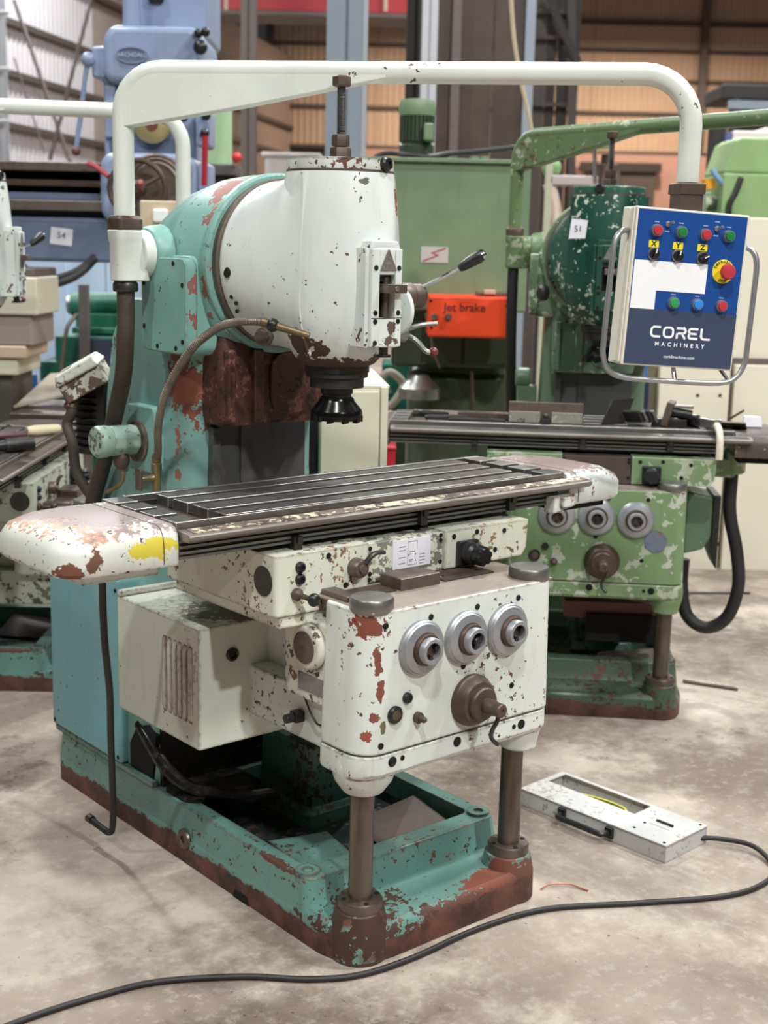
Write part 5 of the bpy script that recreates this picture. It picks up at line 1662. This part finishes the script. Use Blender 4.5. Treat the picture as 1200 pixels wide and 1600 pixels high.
# oval badge
q = P.p(206, 86, .016)
a, b = P.p(181, 86, .016), P.p(232, 86, .016)
rx_, rz_ = (b.x - a.x) / 2, (P.p(206, 73, .016).z - P.p(206, 100, .016).z) / 2
bfm = frame((q.x, .018, q.z), (1, 0, 0), (0, 0, 1))
g = G(mat=bfm)
n = 36
o1 = [(rx_ * math.cos(2 * math.pi * i / n), rz_ * math.sin(2 * math.pi * i / n)) for i in range(n)]
g.ring(o1, [(x * .88, y * .82) for x, y in o1], -.004, .008)
part('badge_rim', g, BL, r)
g = G(mat=bfm).loft([[(x * .9, y * .85, -.004) for x, y in o1], [(x * .9, y * .85, .002) for x, y in o1]])
part('badge_field', g, BLD, r)
text('badge_lettering', 'ARCHDALE', .027, plain('badge_pale', '#b4c0d6', .4), r, bfm @ Matrix.Translation((0, 0, .003)), .003, .0)
# handwheel
hc = P.p(215, 295, -.16)
hr = (P.p(255, 295, -.16).x - P.p(168, 295, -.16).x) / 2
g = G().tube([hc + Vector((hr * math.cos(a), -.0, hr * math.sin(a))) for a in [2 * math.pi * i / 40 for i in range(40)]], .013, 10, 1, False, True)
hw = part('handwheel', g, M['bronze'], r)
g = G()
for k in range(3):
    a = k * 2.094 + .5
    g.cyl(hc, hc + Vector((hr * math.cos(a), 0, hr * math.sin(a))), .010, 8)
g.lathe([(.04, -.02), (.04, .03), (.02, .05)], hc, (0, -1, 0), 20)
part('wheel_spokes', g, M['bronze'], hw)
part('wheel_dial', G().lathe([(.15, 0), (.15, .02), (.14, .03), (.135, .025), (.125, .03), (.115, .025), (.105, .03), (.09, .025), (.04, .035)], hc + Vector((.07, .12, .02)), (0, -1, 0), 40), M['steel_brown'], r)
part('wheel_handle', G().cyl(hc + Vector((.02, -.02, -.01)), hc + Vector((.03, -.09, .03)), .012, 10), plain('faded_red', '#a8584c', .5), r)
part('stub_shaft', G().lathe([(.085, 0), (.09, .03), (.06, .05), (.001, .05)], P.p(240, 195, .06), (0, -1, 0), 28), plain('brass_stub', '#b0a070', .4, .4), r)
part('stub_core', G().lathe([(.03, 0), (.03, .06), (.001, .06)], P.p(240, 195, .06), (0, -1, 0), 18), plain('stub_rust', '#6a3026', .5), r)
part('long_lever', G().tube([P.p(137, 95, .0), P.p(132, 130, 0), P.p(126, 180, 0), P.p(119, 232, 0)], .012, 8, 4), BL, r)
part('lever_knob', G().sph(P.p(119, 236, 0), .022), plain('rust_knob', '#6a4038', .5), r)
part('lever_pivot', G().sph(P.p(138, 93, .0), .035), BL, r)
part('red_rod', G().tube([P.p(138, 255, -.1), P.p(152, 262, -.12), P.p(170, 276, -.15)], .013, 8, 3), plain('faded_red_rod', '#a5464a', .5), r)
part('red_lever', G().tube([P.p(321, 212, -.1), P.p(320, 250, -.1), P.p(319, 290, -.1)], .014, 8, 3), plain('red_lever_paint', '#a3202e', .4), r)
for u, v in ((313, 74), (310, 52), (321, 50), (322, 181), (320, 208), (287, 183)):
    part('ball_knob', G().sph(P.p(u, v, -.08), .022 if v != 74 else .034), M['black'], r)
    part('knob_arm', G().cyl(P.p(u, v, -.08), P.p(u - 10, v + 2, .08), .012, 8), BL, r)
part('lever_boss', casting(306, 170, 328, 230, .02, .0, .2), BL, r, .015)
part('lever_boss', casting(306, 255, 328, 300, .02, .0, .2), BL, r, .015)
# drill stand (column down to the floor) keeps the arm up
g = G().cyl((P.p(-170, 300, .6).x, .8, 0), (P.p(-170, 300, .6).x, .8, 3.2), .22, 32)
part('main_column', g, BL, r)
part('column_base', G().box(P.p(-170, 300, .6).x - .5, P.p(-170, 300, .6).x + .5, .3, 1.4, 0, .18), BL, r, .02)
cb = [P.p(24, 412, -.1), P.p(40, 432, -.12), P.p(75, 444, -.14), P.p(105, 438, -.12), P.p(128, 425, -.08), P.p(148, 405, .0)]
part('arm_cable', G().tube(cb, .019, 10, 5), M['rubber'], r)
part('arm_cable', G().tube([p_ + Vector((.004, .03, .03)) for p_ in cb], .015, 10, 5), M['rubber'], r)

# ---------------------------------------------------------------- left background clutter
r, c = vthing('sheet_screen', 'pale blue sheet metal screen under the radial drill arm', 'screen', 110, 9.5)
P = PX(c, 9.5)
PB = plain('pale_blue_sheet', '#c2d8ee', .5, var=.05, scale=2)
for u0, u1 in ((30, 105), (107, 165), (167, 225)):
    g = G(); P.box(g, u0, 396, u1, 604, 0 if u0 < 100 else .03, .04)
    part('sheet', g, PB, r, .004)
for u in (50, 128, 205):
    g = G(); P.box(g, u, 600, u + 8, 900, .05, .06, True)
    part('foot_post', g, M['brown_post'], r)
r, c = vthing('motor_unit', 'dark green motor on a stepped green bed behind the conduit', 'motor', 155, 8.4)
P = PX(c, 8.4)
DG = paint('bottle_green', '#1e6650', .78, CHW, .4, off=(38, 2, 0))
g = G().cyl(P.p(112, 476, .2), P.p(192, 476, .2), .075, 24)
part('motor_barrel', g, DG, r, .006)
part('end_bell', G().cyl(P.p(106, 476, .2), P.p(114, 476, .2), .06, 20).cyl(P.p(190, 476, .2), P.p(197, 476, .2), .06, 20), M['steel'], r, .006)
for (u0, v0, u1, v1, bk, dp, mt) in ((118, 490, 190, 512, .1, .25, 0), (112, 512, 196, 522, .05, .35, 0), (86, 526, 198, 566, .0, .45, 0), (62, 566, 198, 600, .0, .45, 0), (62, 600, 198, 900, .05, .4, 0)):
    g = G(); P.box(g, u0, v0, u1, v1, bk, dp, v1 == 900)
    part('bed_step', g, DG, r, .008)
g = G(); P.box(g, 127, 445, 141, 900, -.1, .06, True)
part('guard_post', g, M['brown_post'], r)
g = G(); P.box(g, 134, 530, 172, 620, -.05, .04)
part('switch_plate', g, plain('navy_plate', '#343c4c', .5), r)
part('feed_pipe', G().tube([P.p(120, 492, -.05), P.p(106, 510, -.08), P.p(100, 545, -.1), P.p(96, 580, -.1)], .014, 8, 5), M['hose_metal'], r)

r, c = vthing('tool_cabinet', 'cream cabinet with brown slabs stacked on it at the left edge', 'cabinet', 10, 5.95)
P = PX(c, 5.95)
for (u0, v0, u1, v1, bk, dp, mt) in ((-60, 418, 54, 432, .05, .4, 'brown_post'), (-60, 432, 58, 492, .0, .4, 'cream'), (-60, 492, 50, 540, .02, .4, 'sheet_brown'), (-60, 540, 40, 560, .0, .4, 'sheet_tan'), (-60, 560, 28, 586, .02, .4, 'cream'), (-60, 586, 24, 900, .06, .35, 'brown_post')):
    g = G(); P.box(g, u0, v0, u1, v1, bk, dp, v1 == 900)
    part('layer', g, CC if mt == 'cream' else M[mt], r, .01)
r, c = vthing('paint_drum', 'blue drum with a cream funnel beside the cream machine table', 'drum', 34, 6.7)
P = PX(c, 6.7)
rd = (P.p(58, 600, 0).x - P.p(16, 600, 0).x) / 2
q = P.p(37, 585, .1)
part('drum', G().lathe([(rd, 0), (rd, q.z - .02), (rd * .97, q.z), (.001, q.z)], (q.x, .1, 0), n=28), plain('drum_blue', '#1c4f86', .45), r)
q = P.p(26, 612, -.1)
part('funnel', G().lathe([(.03, -.06), (.05, -.02), (.055, .05), (.02, .07), (.001, .07)], q, (.2, 0, 1), 18), plain('funnel_cream', '#d8c9a2', .5), r)
q = P.p(-8, 622, -.2)
part('green_reel', G().tube([q + Vector((.05 * math.cos(a), 0, .10 * math.sin(a))) for a in [2 * math.pi * i / 24 for i in range(24)]], .02, 8, 1, False, True), TEAL, r)

# board and bottle standing beyond the cream machine table
D = 5.9
r, c = vthing('work_bench', 'dark bench holding a cream board and an oil bottle, far left', 'bench', 130, D)
P = PX(c, D)
g = G(); P.box(g, 15, 648, 205, 660, -.1, .55)
bench_z = P.p(110, 650, .1).z
part('bench_top', g, M['steel_brown'], r, .004)
for u in (40, 190):
    g = G(); P.box(g, u, 660, u + 12, 900, .2, .06, True)
    part('bench_leg', g, M['brown_post'], r)
r2_, c2 = vthing('board', 'cream painted board lying slanted on the dark bench', 'board', 70, 6.0)
P2 = PX(c2, 6.0)
zb = VF(100, 652, 5.8).z + .03
a, b, d_ = P2.p(22, 646, 0), P2.p(142, 625, .1), P2.p(75, 600, .3)
g = G().loft([[(a.x, 0, zb - .02), (b.x, .05, zb + .06), (b.x, .35, zb + .12), (d_.x, .35, zb + .10)], [(a.x, 0, zb - .012), (b.x, .05, zb + .068), (b.x, .35, zb + .128), (d_.x, .35, zb + .108)]])
part('panel', g, plain('cream_board', '#e6dcc9', .5, var=.03), r2_)
part('edge', G().tube([(a.x, 0, zb - .014), ((a.x + b.x) / 2, .02, zb + .024), (b.x, .05, zb + .066)], .006, 6, 2), CC, r2_)
rb, cbt = vthing('oil_bottle', 'clear plastic bottle of yellow oil on the dark bench', 'bottle', 150, 5.85)
P = PX(cbt, 5.85)
zb0 = P.p(150, 640, 0).z
k = P.p(150, 563, 0).z - zb0
part('bottle', G().lathe([(.030, 0), (.032, .01), (.032, k * .66), (.026, k * .76), (.014, k * .84), (.014, k * .93)], (0, 0, zb0), n=24), plain('hazy_plastic', '#cbbfa4', .3, var=.08), rb)
part('oil', G().lathe([(.0325, .004), (.0328, k * .28)], (0, 0, zb0), n=24), plain('yellow_oil', '#c8a23c', .25), rb)
part('cap', G().lathe([(.016, k * .9), (.016, k), (.013, k * 1.02)], (0, 0, zb0), n=18), plain('bottle_cap', '#b59a72', .5), rb)

# wooden crate seen behind the ram, green post and bin
r, c = vthing('wooden_crate', 'pale wooden box top behind the turquoise ram housing', 'crate', 250, 5.6)
P = PX(c, 5.6)
g = G(); P.box(g, 222, 314, 300, 900, 0, .3, True)
part('side', g, plain('pale_wood', '#cdb99c', .6), r, .006)
g = G(); P.box(g, 238, 326, 262, 348, -.02, .03)
part('cloth', g, M['white'], r, .01)
r, c = vthing('green_upright', 'light green machine upright on a brown block behind the ram', 'machine tool', 345, 8.0)
P = PX(c, 8.0)
g = G(); P.box(g, 318, 150, 355, 258, 0, .25)
part('upright', g, plain('light_green', '#a8c89c', .5), r, .01)
g = G(); P.box(g, 312, 256, 368, 274, -.05, .4)
part('block', g, M['brown_post'], r, .01)
g = G(); P.box(g, 300, 274, 380, 900, 0, .35, True)
part('stand', g, M['dark_steel_flat'], r, .01)
part('red_knob', G().sph(P.p(370, 246, -.1), .03), plain('bright_red', '#d23a3a', .4), r)
r, c = vthing('storage_bin', 'off-white storage bin against the far wall left of the blue column', 'bin', 455, 9.5)
P = PX(c, 9.5)
g = G(); P.box(g, 412, 242, 500, 900, 0, .4, True)
part('tub', g, plain('bin_white', '#c9c0bb', .6), r, .01)
g = G(); P.box(g, 408, 238, 500, 244, -.02, .44)
part('rim', g, plain('bin_rim', '#d6cdc8', .6), r, .004)

# ---------------------------------------------------------------- right background
r, c = vthing('machine_enclosure', 'large cream sheet metal enclosure at the right edge', 'enclosure', 1110, 6.75)
P = PX(c, 6.75)
CE = plain('enclosure_cream', '#e2dcc9', .45, var=.05, scale=2)
ys = P.p(1150, 570, .1)
for (u0, v0, u1, v1, bk) in ((1040, 340, 1300, 568, .08), (1022, 572, 1131, 892, .0), (1137, 572, 1320, 905, .02)):
    g = G(); P.box(g, u0, v0, u1, v1, bk, .8, False)
    part('panel', g, CE, r, .006)
g = G(); P.box(g, 1022, 560, 1320, 915, .06, .7, True)
part('frame', g, M['brown_post'], r)
g = G(); P.box(g, 995, 560, 1022, 892, .05, .2)
part('olive_post', g, plain('olive_post', '#6a6650', .5), r, .004)
screws(r, [P.p(u, v, -.001) for u, v in ((1090, 618), (1125, 618), (1098, 788), (1098, 850), (1122, 788), (1122, 850))], (0, -1, 0), .009)
part('blue_floor_mark', G().box(P.p(1196, 915, 0).x, P.p(1196, 915, 0).x + .3, -.25, -.2, .0, .003), plain('blue_tape', '#3a52c8', .5), r)
r, c = vthing('turquoise_post', 'narrow turquoise post with a blue cap below the control panel', 'post', 990, 6.0)
P = PX(c, 6.0)
g = G(); P.box(g, 980, 592, 1000, 900, 0, .1, True)
part('post', g, plain('turq_post', '#5f9a90', .5), r, .004)
g = G(); P.box(g, 1003, 560, 1012, 592, -.02, .06)
part('cap', g, plain('cap_blue', '#2f6ec0', .4), r, .006)
g = G(); P.box(g, 1003, 592, 1014, 640, .0, .08)
part('cuff', g, plain('cuff_navy', '#22304c', .4), r, .004)

r, c = vthing('green_gear_case', 'bright green rounded machine casing above the cream enclosure', 'machine tool', 1190, 8.2)
P = PX(c, 8.2)
LG = paint('bright_green', '#8cab74', .85, CHW, .2, off=(41, 2, 0))
g = G()
a, b = P.p(1128, 275, 0), P.p(1290, 275, 0)
zt_, zm, zb_ = P.p(1180, 214, 0).z, P.p(1180, 272, 0).z, P.p(1180, 345, 0).z
g.loft([[(a.x + .0, y, zm), (b.x, y, zm), (b.x, y, zt_), (a.x + .10, y, zt_), (a.x + .06, y, zt_ - .02)] for y in (0, .5)])
part('hood', g, LG, r, .02, 3)
g = G(); P.box(g, 1128, 272, 1290, 345, -.04, .55)
part('case', g, LG, r, .012)
g = G(); P.box(g, 1120, 345, 1290, 900, .3, .4, True)
part('pillar', g, M['dark_steel_flat'], r)
g = G().cyl(P.p(1104, 318, .1), P.p(1140, 318, .1), .045, 20)
part('pump_motor', g, PGD, r, .006)
part('motor_cap', G().cyl(P.p(1100, 314, .1), P.p(1110, 314, .1), .05, 20), plain('motor_cap_pale', '#b9c9b0', .4), r, .006)
part('blue_hose', G().tube([P.p(1112, 265, .0), P.p(1125, 282, -.02), P.p(1140, 294, 0), P.p(1150, 298, 0)], .016, 8, 4), plain('hose_blue', '#6f93b8', .5), r)
part('black_hose', G().tube([P.p(1158, 278, -.05), P.p(1150, 300, -.06), P.p(1140, 320, -.06), P.p(1138, 345, -.05)], .018, 8, 4), M['rubber'], r)
part('beacon', G().cyl(P.p(1107, 295, .05), P.p(1107, 280, .05), .04, 16), plain('beacon_amber', '#e39a1e', .4), r)
r, c = vthing('white_cabinet', 'tall white cabinet with a blue edge behind the green casing', 'cabinet', 1140, 10.0)
P = PX(c, 10.0)
g = G(); P.box(g, 1122, 204, 1182, 900, 0, .5, True)
part('body', g, plain('cab_white', '#e3dbd6', .5, var=.03), r, .01)
g = G(); P.box(g, 1112, 206, 1122, 900, .02, .5, True)
part('edge', g, plain('edge_blue', '#5a6596', .5), r)
g = G(); P.box(g, 1186, 200, 1290, 400, .05, .4)
part('upper_box', g, plain('cab_white2', '#d8d4cc', .5), r, .01)
g = G(); P.box(g, 1098, 190, 1112, 900, .1, .3, True)
part('dark_side', g, M['dark_steel_flat'], r)
r, c = vthing('forklift_mast', 'dark canopy frame in front of the lamp-lit far wall', 'frame', 1165, 14.0)
P = PX(c, 14.0)
g = G(); P.box(g, 1128, 132, 1300, 158, 0, .8)
part('roof', g, M['dark_steel_flat'], r, .03)
g = G(); P.box(g, 1118, 156, 1300, 900, .3, .1, True)
part('back', g, M['girt'], r)
g = G(); P.box(g, 1138, 158, 1300, 172, -.03, .06)
part('visor', g, M['blue_steel'], r, .01)
g = G(); P.box(g, 1120, 150, 1130, 900, -.02, .1, True)
part('pillar', g, M['dark_steel_flat'], r)
r, c = vthing('rolling_door', 'dark brown doorway with lintel in the pink far wall', 'door', 970, 35.3)
P = PX(c, 35.3)
g = G(); P.box(g, 908, 254, 1034, 268, -.1, .3)
part('lintel', g, M['dark_steel_flat'], r)
g = G(); P.box(g, 925, 268, 1020, 420, 0, .2, True)
part('leaf', g, M['girt'], r)
# thing heads behind the green machine's head
r, c = vthing('column_drill', 'grey drill head with a pale arm behind the green ring', 'drilling machine', 930, 8.2)
P = PX(c, 8.2)
q = P.p(947, 300, .1)
part('spindle_head', G().lathe([(.04, P.p(947, 242, .1).z), (.04, P.p(947, 256, .1).z), (.075, P.p(947, 258, .1).z), (.08, P.p(947, 274, .1).z), (.095, P.p(947, 280, .1).z), (.10, P.p(947, 330, .1).z)][::-1], (q.x, .1, 0), n=20), M['bronze'], r)
g = G(); P.box(g, 858, 274, 935, 290, .0, .12)
part('arm', g, plain('pale_mauve', '#b3a4a4', .5), r, .01)
part('arm_leg', G().tube([P.p(858, 286, .05), P.p(866, 320, .05), P.p(870, 360, .05)], .04, 10, 3), plain('pale_pink', '#d9c3b6', .5), r)
g = G(); P.box(g, 840, 250, 850, 900, .0, .06, True)
part('pale_post', g, plain('pale_post', '#b5b59c', .5), r)
g = G(); P.box(g, 930, 340, 990, 900, .0, .3, True)
part('stand', g, M['dark_steel_flat'], r)
part('lamp_rod', G().tube([P.p(929, 232, 0), P.p(929, 262, 0), P.p(930, 285, 0)], .012, 8, 2), M['steel'], r)
part('lamp_shade', G().lathe([(.05, 0), (.08, .05), (.03, .07)], P.p(940, 232, 0), (0, 0, 1), 18), plain('lamp_green', '#8aa884', .5), r)
part('green_block', G(mat=None).sph(P.p(862, 262, .1), .06), plain('block_green', '#7da06a', .5), r)
